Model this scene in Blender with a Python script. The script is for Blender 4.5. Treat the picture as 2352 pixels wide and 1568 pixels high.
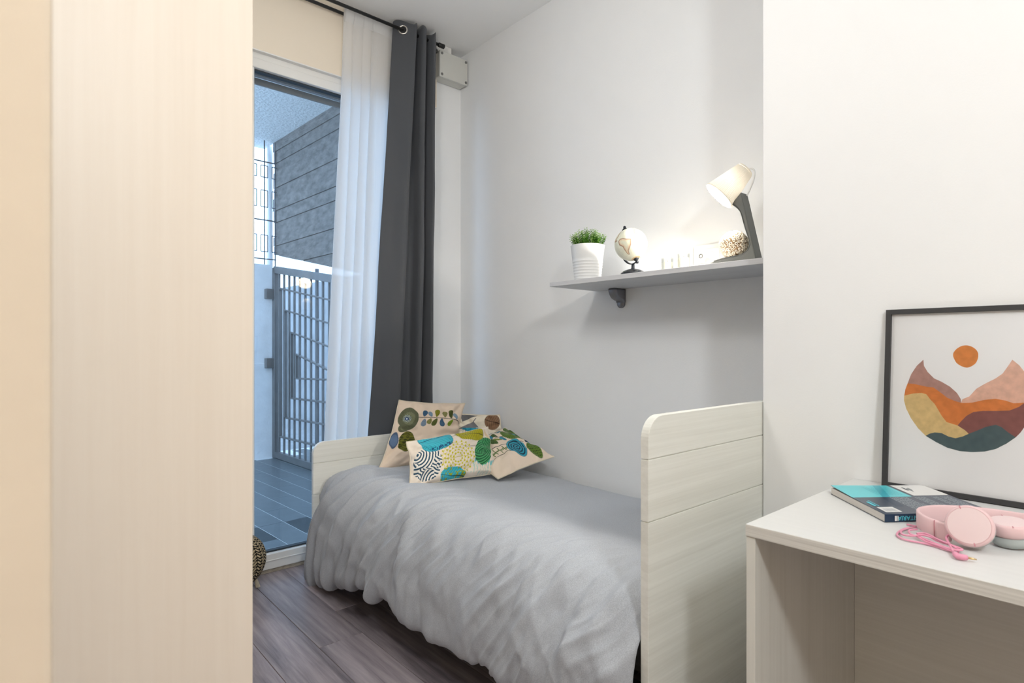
import bpy, bmesh, math, random
import numpy as np
from mathutils import Vector, Matrix, noise as mnoise

# ---------------------------------------------------------------- clear
for o in list(bpy.data.objects):
    bpy.data.objects.remove(o, do_unlink=True)
S = bpy.context.scene
C = S.collection
random.seed(7)
PI = math.pi

# ---------------------------------------------------------------- camera
cam_d = bpy.data.cameras.new('camera')
cam = bpy.data.objects.new('camera', cam_d)
C.objects.link(cam)
cam.location = (0, 0, 1.10)
cam.rotation_euler = (PI / 2, 0, math.radians(-41.304))
cam_d.sensor_width = 36
cam_d.lens = 1325.0 / 2352.0 * 36
cam_d.shift_y = 11.0 / 2352.0
cam_d.clip_start = 0.02
cam_d.dof.use_dof = True
cam_d.dof.focus_distance = 2.1
cam_d.dof.aperture_fstop = 6.3
S.camera = cam

# ---------------------------------------------------------------- world, light, exposure
W = bpy.data.worlds.new('overcast_sky')
S.world = W
W.use_nodes = True
bgn = W.node_tree.nodes['Background']
bgn.inputs[0].default_value = (0.48, 0.70, 1.0, 1)
bgn.inputs[1].default_value = 4.8

S.view_settings.view_transform = 'Standard'
S.view_settings.look = 'None'
S.view_settings.gamma = 1.0
S.view_settings.use_curve_mapping = False
S.view_settings.exposure = 0.0

HALL_LAMP = ((0.10, -0.80, 2.20), 0.12, (0.93, 0.975, 1.0), 114.0)     # place, radius, colour, strength
ROOM_LAMP = ((0.50, 1.30, 2.25), 0.11, (0.985, 0.985, 0.97), 40.0)
DESK_LAMP_POWER = 25.0

# ---------------------------------------------------------------- materials
MATS = {}
def new_mat(name):
    m = bpy.data.materials.new(name); m.use_nodes = True
    MATS[name] = m
    return m, m.node_tree, m.node_tree.nodes, m.node_tree.links, m.node_tree.nodes['Principled BSDF']

def plain(name, col, rough=0.5, metal=0.0, bump=0.0, bscale=200.0, var=0.0, vscale=6.0, stretch=(1, 1, 1), spec=0.5, sheen=0.0, emis=None, trans=0.0):
    """Principled material with an optional noise colour variation and noise relief in object space."""
    m, t, n, l, b = new_mat(name)
    b.inputs['Base Color'].default_value = (*col, 1)
    b.inputs['Roughness'].default_value = rough
    b.inputs['Metallic'].default_value = metal
    b.inputs['Specular IOR Level'].default_value = spec
    if sheen: b.inputs['Sheen Weight'].default_value = sheen
    if trans: b.inputs['Transmission Weight'].default_value = trans
    if emis:
        b.inputs['Emission Color'].default_value = (*emis[0], 1)
        b.inputs['Emission Strength'].default_value = emis[1]
    if var or bump:
        tc = n.new('ShaderNodeTexCoord'); mp = n.new('ShaderNodeMapping')
        mp.inputs['Scale'].default_value = stretch
        l.new(tc.outputs['Object'], mp.inputs['Vector'])
    if var:
        nz = n.new('ShaderNodeTexNoise'); nz.inputs['Scale'].default_value = vscale; nz.inputs['Detail'].default_value = 6
        l.new(mp.outputs[0], nz.inputs['Vector'])
        rp = n.new('ShaderNodeValToRGB')
        rp.color_ramp.elements[0].position = 0.32; rp.color_ramp.elements[1].position = 0.68
        rp.color_ramp.elements[0].color = (*[c * (1 - var) for c in col], 1)
        rp.color_ramp.elements[1].color = (*[min(1, c * (1 + var)) for c in col], 1)
        l.new(nz.outputs['Fac'], rp.inputs[0]); l.new(rp.outputs[0], b.inputs['Base Color'])
    if bump:
        nb = n.new('ShaderNodeTexNoise'); nb.inputs['Scale'].default_value = bscale; nb.inputs['Detail'].default_value = 4
        l.new(mp.outputs[0], nb.inputs['Vector'])
        bp = n.new('ShaderNodeBump'); bp.inputs['Strength'].default_value = bump; bp.inputs['Distance'].default_value = 0.01
        l.new(nb.outputs['Fac'], bp.inputs['Height']); l.new(bp.outputs[0], b.inputs['Normal'])
    return m

def wood(name, col, dark, stretch, rough=0.45, scale=1.0, contrast=(0.35, 0.75), bump=0.06, per_object=0.0, broad=0.5):
    """Fine streaks along one axis plus broader figure; optional tint per object."""
    m, t, n, l, b = new_mat(name)
    tc = n.new('ShaderNodeTexCoord'); mp = n.new('ShaderNodeMapping')
    mp.inputs['Scale'].default_value = [s * scale for s in stretch]
    if per_object:
        oi = n.new('ShaderNodeObjectInfo')
        ad = n.new('ShaderNodeVectorMath'); ad.operation = 'MULTIPLY_ADD'
        cb = n.new('ShaderNodeCombineXYZ')
        l.new(oi.outputs['Random'], cb.inputs[0]); l.new(oi.outputs['Random'], cb.inputs[1]); l.new(oi.outputs['Random'], cb.inputs[2])
        l.new(cb.outputs[0], ad.inputs[0]); ad.inputs[1].default_value = (17, 31, 13)
        l.new(tc.outputs['Object'], ad.inputs[2]); l.new(ad.outputs[0], mp.inputs['Vector'])
    else:
        l.new(tc.outputs['Object'], mp.inputs['Vector'])
    n1 = n.new('ShaderNodeTexNoise'); n1.inputs['Scale'].default_value = 1.0; n1.inputs['Detail'].default_value = 8; n1.inputs['Roughness'].default_value = 0.65
    n1.inputs['Distortion'].default_value = 0.3
    n2 = n.new('ShaderNodeTexNoise'); n2.inputs['Scale'].default_value = 0.13; n2.inputs['Detail'].default_value = 3; n2.inputs['Distortion'].default_value = 1.2
    l.new(mp.outputs[0], n1.inputs['Vector']); l.new(mp.outputs[0], n2.inputs['Vector'])
    mx = n.new('ShaderNodeMath'); mx.operation = 'MULTIPLY_ADD'
    l.new(n2.outputs['Fac'], mx.inputs[0]); mx.inputs[1].default_value = broad
    sc = n.new('ShaderNodeMath'); sc.operation = 'MULTIPLY'; sc.inputs[1].default_value = 1.0 - broad
    l.new(n1.outputs['Fac'], sc.inputs[0]); l.new(sc.outputs[0], mx.inputs[2])
    rp = n.new('ShaderNodeValToRGB')
    rp.color_ramp.elements[0].position = contrast[0]; rp.color_ramp.elements[1].position = contrast[1]
    rp.color_ramp.elements[0].color = (*dark, 1); rp.color_ramp.elements[1].color = (*col, 1)
    l.new(mx.outputs[0], rp.inputs[0])
    out = rp.outputs[0]
    if per_object:
        hs = n.new('ShaderNodeHueSaturation')
        mr = n.new('ShaderNodeMapRange'); mr.inputs['To Min'].default_value = 1 - per_object; mr.inputs['To Max'].default_value = 1 + per_object
        l.new(oi.outputs['Random'], mr.inputs['Value']); l.new(mr.outputs[0], hs.inputs['Value']); l.new(out, hs.inputs['Color'])
        out = hs.outputs[0]
    l.new(out, b.inputs['Base Color'])
    b.inputs['Roughness'].default_value = rough
    if bump:
        bp = n.new('ShaderNodeBump'); bp.inputs['Strength'].default_value = bump; bp.inputs['Distance'].default_value = 0.003
        l.new(n1.outputs['Fac'], bp.inputs['Height']); l.new(bp.outputs[0], b.inputs['Normal'])
    return m

def vcol(name, rough=0.8, bump=0.15, bscale=900, sheen=0.0, spec=0.3):
    """Printed cloth or paint: colour attribute drawn in the script plus a weave relief."""
    m, t, n, l, b = new_mat(name)
    a = n.new('ShaderNodeVertexColor'); a.layer_name = 'print'
    l.new(a.outputs['Color'], b.inputs['Base Color'])
    b.inputs['Roughness'].default_value = rough
    b.inputs['Specular IOR Level'].default_value = spec
    if sheen: b.inputs['Sheen Weight'].default_value = sheen
    if bump:
        tc = n.new('ShaderNodeTexCoord'); nb = n.new('ShaderNodeTexNoise'); nb.inputs['Scale'].default_value = bscale
        l.new(tc.outputs['Object'], nb.inputs['Vector'])
        bp = n.new('ShaderNodeBump'); bp.inputs['Strength'].default_value = bump; bp.inputs['Distance'].default_value = 0.002
        l.new(nb.outputs['Fac'], bp.inputs['Height']); l.new(bp.outputs[0], b.inputs['Normal'])
    return m

plain('wall_paint', (0.875, 0.88, 0.88), 0.75, bump=0.05, bscale=160, var=0.012, vscale=3)
plain('pier_paint', (0.87, 0.87, 0.865), 0.6, bump=0.03, bscale=220)
plain('hall_plaster', (0.70, 0.585, 0.45), 0.85, bump=0.06, bscale=60, var=0.02, vscale=8)
plain('ceiling_paint', (0.92, 0.92, 0.915), 0.85, bump=0.04, bscale=120)
plain('shutter_box_paint', (0.88, 0.78, 0.64), 0.55)
plain('pvc_white', (0.83, 0.82, 0.79), 0.35)
plain('gasket', (0.03, 0.04, 0.05), 0.6)
plain('brown_profile', (0.23, 0.21, 0.19), 0.4, metal=0.2)
plain('steel_profile', (0.42, 0.43, 0.45), 0.3, metal=0.3)
plain('travertine', (0.42, 0.36, 0.28), 0.6, bump=0.5, bscale=90, var=0.3, vscale=60, stretch=(1, 4, 4))
plain('sill_stone', (0.55, 0.55, 0.53), 0.5, var=0.06, vscale=30)
plain('curtain_grey', (0.068, 0.073, 0.083), 0.75, bump=0.06, bscale=1200, sheen=0.15)
plain('rod_black', (0.012, 0.012, 0.012), 0.4)
plain('chrome', (0.75, 0.72, 0.66), 0.2, metal=1.0)
plain('box_grey', (0.62, 0.62, 0.58), 0.45)
plain('screw_grey', (0.20, 0.20, 0.19), 0.4, metal=0.5)
wood('laminate_x', (0.87, 0.87, 0.81), (0.75, 0.745, 0.68), (2.5, 70, 150), contrast=(0.30, 0.62))
wood('laminate_y', (0.78, 0.77, 0.71), (0.68, 0.665, 0.60), (70, 2.5, 150), contrast=(0.30, 0.62))
wood('laminate_z', (0.78, 0.77, 0.71), (0.68, 0.665, 0.60), (70, 70, 2.0), contrast=(0.30, 0.62))
wood('wardrobe_laminate', (0.95, 0.845, 0.72), (0.905, 0.79, 0.66), (60, 60, 1.6), contrast=(0.30, 0.66), bump=0.02, broad=0.3)
wood('edge_laminate', (0.76, 0.74, 0.69), (0.50, 0.48, 0.43), (260, 2.5, 330), contrast=(0.36, 0.60), broad=0.25)
plain('desk_white', (0.70, 0.70, 0.685), 0.42, bump=0.03, bscale=60, stretch=(40, 2, 40), var=0.015, vscale=2)
wood('shelf_laminate', (0.62, 0.62, 0.63), (0.55, 0.55, 0.56), (70, 2.5, 150), contrast=(0.30, 0.62))
wood('vinyl_plank', (0.54, 0.47, 0.49), (0.15, 0.125, 0.14), (34, 2.2, 34), rough=0.40, contrast=(0.36, 0.64), bump=0.2, per_object=0.20, broad=0.5)
plain('plank_joint_highlight', (0.40, 0.37, 0.37), 0.8)  # pale joints: the highlight along the plank bevels is put into this colour
plain('mattress_cloth', (0.30, 0.30, 0.30), 0.9)
plain('dark_slat', (0.03, 0.03, 0.03), 0.8)
plain('pot_white', (0.78, 0.79, 0.79), 0.3)
plain('soil', (0.04, 0.03, 0.02), 0.9)
plain('lamp_grey', (0.135, 0.14, 0.13), 0.45)
plain('bracket_grey', (0.22, 0.22, 0.24), 0.35, metal=0.7)
plain('globe_metal', (0.035, 0.04, 0.05), 0.25, metal=0.6)
plain('cane', (0.84, 0.76, 0.62), 0.7)
plain('cane_mid', (0.42, 0.28, 0.16), 0.8)
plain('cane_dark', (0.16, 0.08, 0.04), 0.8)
plain('wax', (0.86, 0.83, 0.72), 0.5)
plain('switch_white', (0.82, 0.82, 0.80), 0.3)
plain('frame_black', (0.035, 0.035, 0.037), 0.5, bump=0.1, bscale=90, stretch=(1, 1, 30))
plain('paper_white', (0.93, 0.93, 0.94), 0.7)
plain('headphone_pink', (0.80, 0.56, 0.57), 0.42)
plain('headphone_face', (0.80, 0.63, 0.63), 0.5)
plain('headphone_line', (0.55, 0.22, 0.26), 0.5)
plain('cable_pink', (0.80, 0.32, 0.45), 0.4)
plain('cushion_grey', (0.42, 0.46, 0.45), 0.75)
plain('brass', (0.70, 0.52, 0.26), 0.3, metal=1.0)
plain('page_block', (0.72, 0.68, 0.64), 0.8, bump=0.3, bscale=40, stretch=(0.2, 0.2, 60), var=0.06, vscale=3)
plain('cover_navy', (0.036, 0.055, 0.09), 0.28)
plain('cover_navy_dark', (0.012, 0.035, 0.075), 0.3)
plain('cover_cyan', (0.10, 0.62, 0.68), 0.28)
plain('cover_cyan_dark', (0.03, 0.42, 0.52), 0.28)
plain('cover_white', (0.80, 0.79, 0.77), 0.3)
plain('cover_text', (0.40, 0.44, 0.48), 0.5)
plain('cover_ink', (0.03, 0.05, 0.07), 0.5)
plain('cyan_ink', (0.08, 0.60, 0.72), 0.4)
plain('tassel', (0.70, 0.62, 0.48), 0.9)
# outdoors
plain('concrete', (0.155, 0.140, 0.125), 0.9, bump=1.0, bscale=34, var=0.30, vscale=13, stretch=(1, 0.7, 1.6))
plain('stucco', (0.62, 0.62, 0.60), 0.9, bump=0.9, bscale=45, var=0.10, vscale=40)
plain('outer_white', (0.80, 0.80, 0.80), 0.8, bump=0.5, bscale=18, var=0.05, vscale=6)
plain('outer_grey', (0.26, 0.265, 0.27), 0.85, bump=0.6, bscale=14, var=0.12, vscale=5)
plain('outer_tile', (0.12, 0.14, 0.15), 0.35, var=0.12, vscale=8)
plain('tile_grout', (0.62, 0.63, 0.63), 0.9)
plain('gate_steel', (0.15, 0.148, 0.145), 0.5, metal=0.3, var=0.1, vscale=10)
plain('iron_dark', (0.10, 0.10, 0.11), 0.6)
vcol('cushion_print', sheen=0.1)
vcol('globe_paint', rough=0.3, bump=0)
vcol('woven_print', rough=0.9, bump=0.6, bscale=160)
vcol('leaf_green', rough=0.5, bump=0)

# duvet: heathered grey jersey
m, t, n, l, b = new_mat('duvet_cloth')
tc = n.new('ShaderNodeTexCoord')
nz = n.new('ShaderNodeTexNoise'); nz.inputs['Scale'].default_value = 600; nz.inputs['Detail'].default_value = 3
nz2 = n.new('ShaderNodeTexNoise'); nz2.inputs['Scale'].default_value = 9; nz2.inputs['Detail'].default_value = 5
mp = n.new('ShaderNodeMapping'); mp.inputs['Scale'].default_value = (1.0, 0.55, 1.0)
l.new(tc.outputs['Object'], mp.inputs[0]); l.new(mp.outputs[0], nz.inputs['Vector']); l.new(tc.outputs['Object'], nz2.inputs['Vector'])
rp = n.new('ShaderNodeValToRGB')
rp.color_ramp.elements[0].position = 0.36; rp.color_ramp.elements[1].position = 0.64
rp.color_ramp.elements[0].color = (0.41, 0.43, 0.47, 1); rp.color_ramp.elements[1].color = (0.52, 0.55, 0.59, 1)
l.new(nz.outputs['Fac'], rp.inputs[0]); l.new(rp.outputs[0], b.inputs['Base Color'])
b.inputs['Roughness'].default_value = 0.9; b.inputs['Sheen Weight'].default_value = 0.2; b.inputs['Specular IOR Level'].default_value = 0.2
bp = n.new('ShaderNodeBump'); bp.inputs['Strength'].default_value = 0.04; bp.inputs['Distance'].default_value = 0.001
bp2 = n.new('ShaderNodeBump'); bp2.inputs['Strength'].default_value = 0.06; bp2.inputs['Distance'].default_value = 0.02
l.new(nz2.outputs['Fac'], bp2.inputs['Height']); l.new(nz.outputs['Fac'], bp.inputs['Height']); l.new(bp2.outputs[0], bp.inputs['Normal']); l.new(bp.outputs[0], b.inputs['Normal'])

def glass(name, tint, refl=1.0):
    """Thin pane: clear straight-through light plus a Fresnel mirror reflection."""
    m = bpy.data.materials.new(name); m.use_nodes = True; MATS[name] = m
    n = m.node_tree.nodes; l = m.node_tree.links
    n.remove(n['Principled BSDF'])
    tr = n.new('ShaderNodeBsdfTransparent'); tr.inputs[0].default_value = (*tint, 1)
    gl = n.new('ShaderNodeBsdfGlossy'); gl.inputs['Roughness'].default_value = 0.003
    fr = n.new('ShaderNodeFresnel'); fr.inputs['IOR'].default_value = 1.5
    ml = n.new('ShaderNodeMath'); ml.operation = 'MULTIPLY'; ml.inputs[1].default_value = refl; ml.use_clamp = True
    mx = n.new('ShaderNodeMixShader')
    l.new(fr.outputs[0], ml.inputs[0]); l.new(ml.outputs[0], mx.inputs[0]); l.new(tr.outputs[0], mx.inputs[1]); l.new(gl.outputs[0], mx.inputs[2])
    l.new(mx.outputs[0], n['Material Output'].inputs[0])
glass('window_glass', (0.90, 0.95, 0.98), 1.3)
glass('jar_glass', (0.97, 0.98, 0.97), 0.5)
glass('picture_glass', (0.97, 0.97, 0.97), 0.35)

def cloth_mix(name, col, see=0.3, transl=0.5):
    m = bpy.data.materials.new(name); m.use_nodes = True; MATS[name] = m
    n = m.node_tree.nodes; l = m.node_tree.links
    n.remove(n['Principled BSDF'])
    d = n.new('ShaderNodeBsdfDiffuse'); d.inputs[0].default_value = (*col, 1)
    tl = n.new('ShaderNodeBsdfTranslucent'); tl.inputs[0].default_value = (*col, 1)
    tp = n.new('ShaderNodeBsdfTransparent')
    m1 = n.new('ShaderNodeMixShader'); m1.inputs[0].default_value = transl
    m2 = n.new('ShaderNodeMixShader'); m2.inputs[0].default_value = see
    l.new(d.outputs[0], m1.inputs[1]); l.new(tl.outputs[0], m1.inputs[2]); l.new(m1.outputs[0], m2.inputs[1]); l.new(tp.outputs[0], m2.inputs[2])
    l.new(m2.outputs[0], n['Material Output'].inputs[0])
cloth_mix('sheer_voile', (0.90, 0.90, 0.90), 0.045, 0.5)
cloth_mix('shade_plastic', (0.88, 0.82, 0.70), 0.0, 0.003)

def emit(name, col, st):
    m = bpy.data.materials.new(name); m.use_nodes = True; MATS[name] = m
    n = m.node_tree.nodes; n.remove(n['Principled BSDF'])
    e = n.new('ShaderNodeEmission'); e.inputs[0].default_value = (*col, 1); e.inputs[1].default_value = st
    m.node_tree.links.new(e.outputs[0], n['Material Output'].inputs[0])

# ---------------------------------------------------------------- mesh helpers
def link(o, parent=None, mat=None):
    C.objects.link(o)
    if parent: o.parent = parent
    if mat:
        for mm in (mat if isinstance(mat, (list, tuple)) else [mat]):
            o.data.materials.append(MATS[mm])
    return o

def from_bm(name, bm, mat, parent=None, smooth=False, loc=None):
    me = bpy.data.meshes.new(name); bm.normal_update(); bm.to_mesh(me); bm.free()
    if smooth:
        for p in me.polygons: p.use_smooth = True
    o = bpy.data.objects.new(name, me)
    if loc is not None: o.location = loc
    return link(o, parent, mat)

def box_into(bm, x0, x1, y0, y1, z0, z1, bev=0.0, seg=2):
    r = bmesh.ops.create_cube(bm, size=1.0)
    vs = r['verts']
    bmesh.ops.scale(bm, vec=(abs(x1 - x0), abs(y1 - y0), abs(z1 - z0)), verts=vs)
    bmesh.ops.translate(bm, vec=((x0 + x1) / 2, (y0 + y1) / 2, (z0 + z1) / 2), verts=vs)
    if bev:
        es = list({e for v in vs for e in v.link_edges})
        bmesh.ops.bevel(bm, geom=es, offset=bev, segments=seg, affect='EDGES', profile=0.5)

def box(name, x0, x1, y0, y1, z0, z1, mat, parent=None, bev=0.0, seg=2):
    bm = bmesh.new(); box_into(bm, x0, x1, y0, y1, z0, z1, bev, seg)
    return from_bm(name, bm, mat, parent)

def catmull(pts, n=8, closed=False):
    P = [Vector(p) for p in pts]; out = []
    N = len(P)
    rng = range(N if closed else N - 1)
    for i in rng:
        p0 = P[(i - 1) % N] if closed or i > 0 else P[0]
        p1 = P[i]; p2 = P[(i + 1) % N]
        p3 = P[(i + 2) % N] if closed or i + 2 < N else P[-1]
        for k in range(n):
            t = k / n
            out.append(0.5 * ((2 * p1) + (-p0 + p2) * t + (2 * p0 - 5 * p1 + 4 * p2 - p3) * t * t + (-p0 + 3 * p1 - 3 * p2 + p3) * t ** 3))
    if not closed: out.append(P[-1].copy())
    return out

def tube_into(bm, pts, r, seg=10, cap=True):
    pts = [Vector(p) for p in pts]
    rings = []; up = Vector((0, 0, 1)); prev = None
    for i, p in enumerate(pts):
        d = (pts[min(i + 1, len(pts) - 1)] - pts[max(i - 1, 0)]).normalized()
        a = prev if prev is not None else (up if abs(d.z) < 0.9 else Vector((1, 0, 0)))
        a = (a - d * a.dot(d)).normalized(); prev = a
        b = d.cross(a)
        rr = r[i] if isinstance(r, (list, tuple)) else r
        rings.append([bm.verts.new(p + a * math.cos(2 * PI * k / seg) * rr + b * math.sin(2 * PI * k / seg) * rr) for k in range(seg)])
    for A, B in zip(rings, rings[1:]):
        for k in range(seg):
            bm.faces.new((A[k], A[(k + 1) % seg], B[(k + 1) % seg], B[k]))
    if cap:
        bm.faces.new(list(reversed(rings[0]))); bm.faces.new(rings[-1])

def tube(name, pts, r, mat, parent=None, seg=10, smooth=True):
    bm = bmesh.new(); tube_into(bm, pts, r, seg)
    return from_bm(name, bm, mat, parent, smooth)

def lathe_into(bm, prof, seg=48, M=None, ripple=None, cap0=True, cap1=True):
    rings = []
    for i, (r, z) in enumerate(prof):
        ring = []
        for k in range(seg):
            a = 2 * PI * k / seg
            rr = r * (1 + (ripple(k, i) if ripple else 0))
            v = Vector((rr * math.cos(a), rr * math.sin(a), z))
            ring.append(bm.verts.new(M @ v if M else v))
        rings.append(ring)
    for A, B in zip(rings, rings[1:]):
        for k in range(seg):
            bm.faces.new((A[k], A[(k + 1) % seg], B[(k + 1) % seg], B[k]))
    if cap0: bm.faces.new(list(reversed(rings[0])))
    if cap1: bm.faces.new(rings[-1])

def lathe(name, prof, mat, parent=None, seg=48, loc=None, M=None, ripple=None, cap0=True, cap1=True, smooth=True):
    bm = bmesh.new(); lathe_into(bm, prof, seg, M, ripple, cap0, cap1)
    o = from_bm(name, bm, mat, parent, smooth, loc)
    if smooth:
        try: o.data.set_sharp_from_angle(angle=math.radians(40))
        except Exception: pass
    return o

def prism(name, poly, axis, a0, a1, mat, parent=None, bev=0.0, smooth=False):
    """poly: 2D outline; axis 'x': (y,z) outline pushed along x; 'y': (x,z); 'z': (x,y)."""
    bm = bmesh.new()
    def mk(p, a):
        return {'x': (a, p[0], p[1]), 'y': (p[0], a, p[1]), 'z': (p[0], p[1], a)}[axis]
    A = [bm.verts.new(mk(p, a0)) for p in poly]; B = [bm.verts.new(mk(p, a1)) for p in poly]
    n = len(poly)
    f1 = bm.faces.new(A); f2 = bm.faces.new(list(reversed(B)))
    for i in range(n): bm.faces.new((A[i], B[i], B[(i + 1) % n], A[(i + 1) % n]))
    bmesh.ops.recalc_face_normals(bm, faces=bm.faces)
    if bev:
        es = list(f1.edges) + list(f2.edges)
        bmesh.ops.bevel(bm, geom=es, offset=bev, segments=2, affect='EDGES', profile=0.5)
    return from_bm(name, bm, mat, parent, smooth)

def grid_obj(name, P, mat, parent=None, col=None, smooth=True, wrap_u=False):
    """P: array (nu, nv, 3); col: array (nu, nv, 3) drawn into the 'print' colour attribute."""
    nu, nv = P.shape[:2]
    verts = P.reshape(-1, 3)
    i, j = np.meshgrid(np.arange(nu if wrap_u else nu - 1), np.arange(nv - 1), indexing='ij')
    i2 = (i + 1) % nu
    F = np.stack([i * nv + j, i2 * nv + j, i2 * nv + j + 1, i * nv + j + 1], -1).reshape(-1, 4)
    me = bpy.data.meshes.new(name)
    me.from_pydata([tuple(map(float, v)) for v in verts], [], [tuple(map(int, f)) for f in F])
    if smooth: me.polygons.foreach_set('use_smooth', [True] * len(me.polygons))
    if col is not None:
        ca = me.color_attributes.new('print', 'FLOAT_COLOR', 'POINT')
        c4 = np.ones((nu * nv, 4), np.float32); c4[:, :3] = col.reshape(-1, 3)
        ca.data.foreach_set('color', c4.ravel())
    o = bpy.data.objects.new(name, me)
    return link(o, parent, mat)

def thing(name, label, cat, loc=(0, 0, 0), group=None, rot=None):
    o = bpy.data.objects.new(name, None); o.empty_display_size = 0.05; C.objects.link(o)
    o.location = loc
    if rot: o.rotation_euler = rot
    return tag(o, label, cat, group)

def tag(o, label, cat=None, group=None, kind=None):
    o['label'] = label
    if cat: o['category'] = cat
    if group: o['group'] = group
    if kind: o['kind'] = kind
    return o

def struct(o, label, cat='structure'):
    return tag(o, label, cat, kind='structure')

def srgb(h):
    h = h.lstrip('#')
    c = [int(h[i:i + 2], 16) / 255 for i in (0, 2, 4)]
    return np.array([x / 12.92 if x <= 0.04045 else ((x + 0.055) / 1.055) ** 2.4 for x in c])

def vnoise(a, b, seed=0):
    """smooth 2-D value noise on numpy arrays, range -1..1"""
    a = np.asarray(a, float); b = np.asarray(b, float)
    ia = np.floor(a).astype(int); ib = np.floor(b).astype(int)
    fa = a - ia; fb = b - ib
    fa = fa * fa * (3 - 2 * fa); fb = fb * fb * (3 - 2 * fb)
    def h(i, j):
        v = np.sin(i * 127.1 + j * 311.7 + seed * 74.7) * 43758.5453
        return (v - np.floor(v)) * 2 - 1
    return (h(ia, ib) * (1 - fa) + h(ia + 1, ib) * fa) * (1 - fb) + (h(ia, ib + 1) * (1 - fa) + h(ia + 1, ib + 1) * fa) * fb

# ---------------------------------------------------------------- the room
WX, WY, CZ = 2.114, 2.887, 2.88         # side wall, window wall, ceiling
X0, Y0 = -1.6, -2.3
PX, PY = 1.690, 0.795                   # pier beside the bed foot

fl = struct(box('floor', X0 - .1, 2.3, Y0 - .1, 2.887, -0.12, -0.006, 'plank_joint_highlight'), 'grey brown wood plank floor of the bedroom', 'floor')
pw, plen = 0.171, 1.22
base_x = 1.032 - pw * 16
meshes = {}
for i in range(0, 24):
    xa = base_x + i * pw; xb = xa + pw
    if xb < X0 or xa > WX: continue
    xa_c, xb_c = max(xa, X0), min(xb, WX)
    off = {15: 2.046, 16: 2.287}.get(i, 0.31 + (i * 0.437) % plen)
    y = off - plen * 5
    while y < WY:
        ya, yb = max(y, Y0), min(y + plen, WY - 0.001)
        y += plen
        if yb - ya < 0.02: continue
        g = 0.0007
        key = (round(xb_c - xa_c, 3), round(yb - ya, 3))
        if key not in meshes:
            bm = bmesh.new(); box_into(bm, g, key[0] - g, g, key[1] - g, -0.006, 0.0, 0.0012, 1)
            me = bpy.data.meshes.new('plank'); bm.to_mesh(me); bm.free(); me.materials.append(MATS['vinyl_plank']); meshes[key] = me
        o = bpy.data.objects.new('plank', meshes[key]); C.objects.link(o); o.parent = fl; o.location = (xa_c, ya, 0)

struct(box('ceiling', X0 - .1, 2.3, Y0 - .1, 3.1, CZ, CZ + .15, 'ceiling_paint'), 'plain white painted ceiling', 'ceiling')
struct(box('wall_right', WX, 2.3, Y0 - .1, 3.1, -.12, CZ, 'wall_paint'), 'long pale grey side wall carrying the shelf', 'wall')
struct(box('wall_pier', PX, WX, Y0 - .1, PY, 0, CZ, 'pier_paint', bev=0.002), 'bright white projecting wall behind the desk', 'wall')
struct(box('wall_left', X0 - .1, X0, Y0 - .1, 3.1, -.12, CZ, 'hall_plaster'), 'cream plaster wall on the far left', 'wall')
struct(box('wall_front', X0, PX, Y0 - .1, Y0, -.12, CZ, 'hall_plaster'), 'cream plaster wall behind the viewer', 'wall')
struct(box('wall_hall', X0, 0.0205, 0.42, 0.52, 0, CZ, 'hall_plaster', bev=0.004), 'blurred beige plaster wall end at the left picture edge', 'wall')
# window wall around the opening
OX0, OX1, OZ1 = 0.835, 1.86, 2.50
bm = bmesh.new()
box_into(bm, X0, OX0, WY, 3.10, -.12, CZ)
box_into(bm, OX1, WX, WY, 3.10, -.12, CZ)
box_into(bm, OX0, OX1, WY + .03, 3.10, OZ1, CZ)
struct(from_bm('wall_back', bm, 'wall_paint'), 'window wall around the tall glazed balcony door', 'wall')
# ---------------------------------------------------------------- balcony door (window)
win = thing('window_1', 'tall white framed balcony door with one large glass pane', 'window'); win['kind'] = 'structure'
def sash(name, x0, x1, z0, z1, y0=WY - .012, y1=WY + .06, mat='pvc_white', bev=.004):
    return box(name, x0, x1, y0, y1, z0, z1, mat, win, bev)
GX0, GX1, GZ0, GZ1 = 0.893, 1.79, 0.094, 2.432
sash('frame_rail', OX0, OX1, 2.478, 2.515, WY - .004, WY + .07)
sash('frame_stile', OX0, 0.862, 0.018, 2.478, WY - .004, WY + .07)
sash('frame_stile', 1.825, OX1, 0.018, 2.478, WY - .004, WY + .07)
sash('sash_rail', 0.862, 1.825, GZ1, 2.477, WY - .012, WY + .05)
r_ = sash('sash_rail', 0.862, 1.825, 0.019, GZ0, WY - .012, WY + .05)
box('bead', 0.862, 1.825, WY - .016, WY - .010, 0.058, 0.064, 'pvc_white', r_, .002)
sash('sash_stile', 0.862, GX0, GZ0, GZ1, WY - .012, WY + .05)
sash('sash_stile', GX1, 1.825, GZ0, GZ1, WY - .012, WY + .05)
bm = bmesh.new()
for a in ((GX0, GX1, GZ0, GZ0 + .008), (GX0, GX1, GZ1 - .006, GZ1), (GX0, GX0 + .006, GZ0, GZ1), (GX1 - .006, GX1, GZ0, GZ1)):
    box_into(bm, a[0], a[1], WY + .010, WY + .040, a[2], a[3])
from_bm('gasket', bm, 'gasket', win)
bm = bmesh.new()
vs = [bm.verts.new(p) for p in ((GX0, WY + .024, GZ0), (GX1, WY + .024, GZ0), (GX1, WY + .024, GZ1), (GX0, WY + .024, GZ1))]
bm.faces.new(vs)
from_bm('glass_pane', bm, 'window_glass', win)
struct(box('trim_1', X0 + .8, 1.95, WY - .006, WY + .08, 0.0, 0.018, 'travertine', bev=.002), 'speckled brown stone threshold strip under the balcony door', 'threshold')
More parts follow.
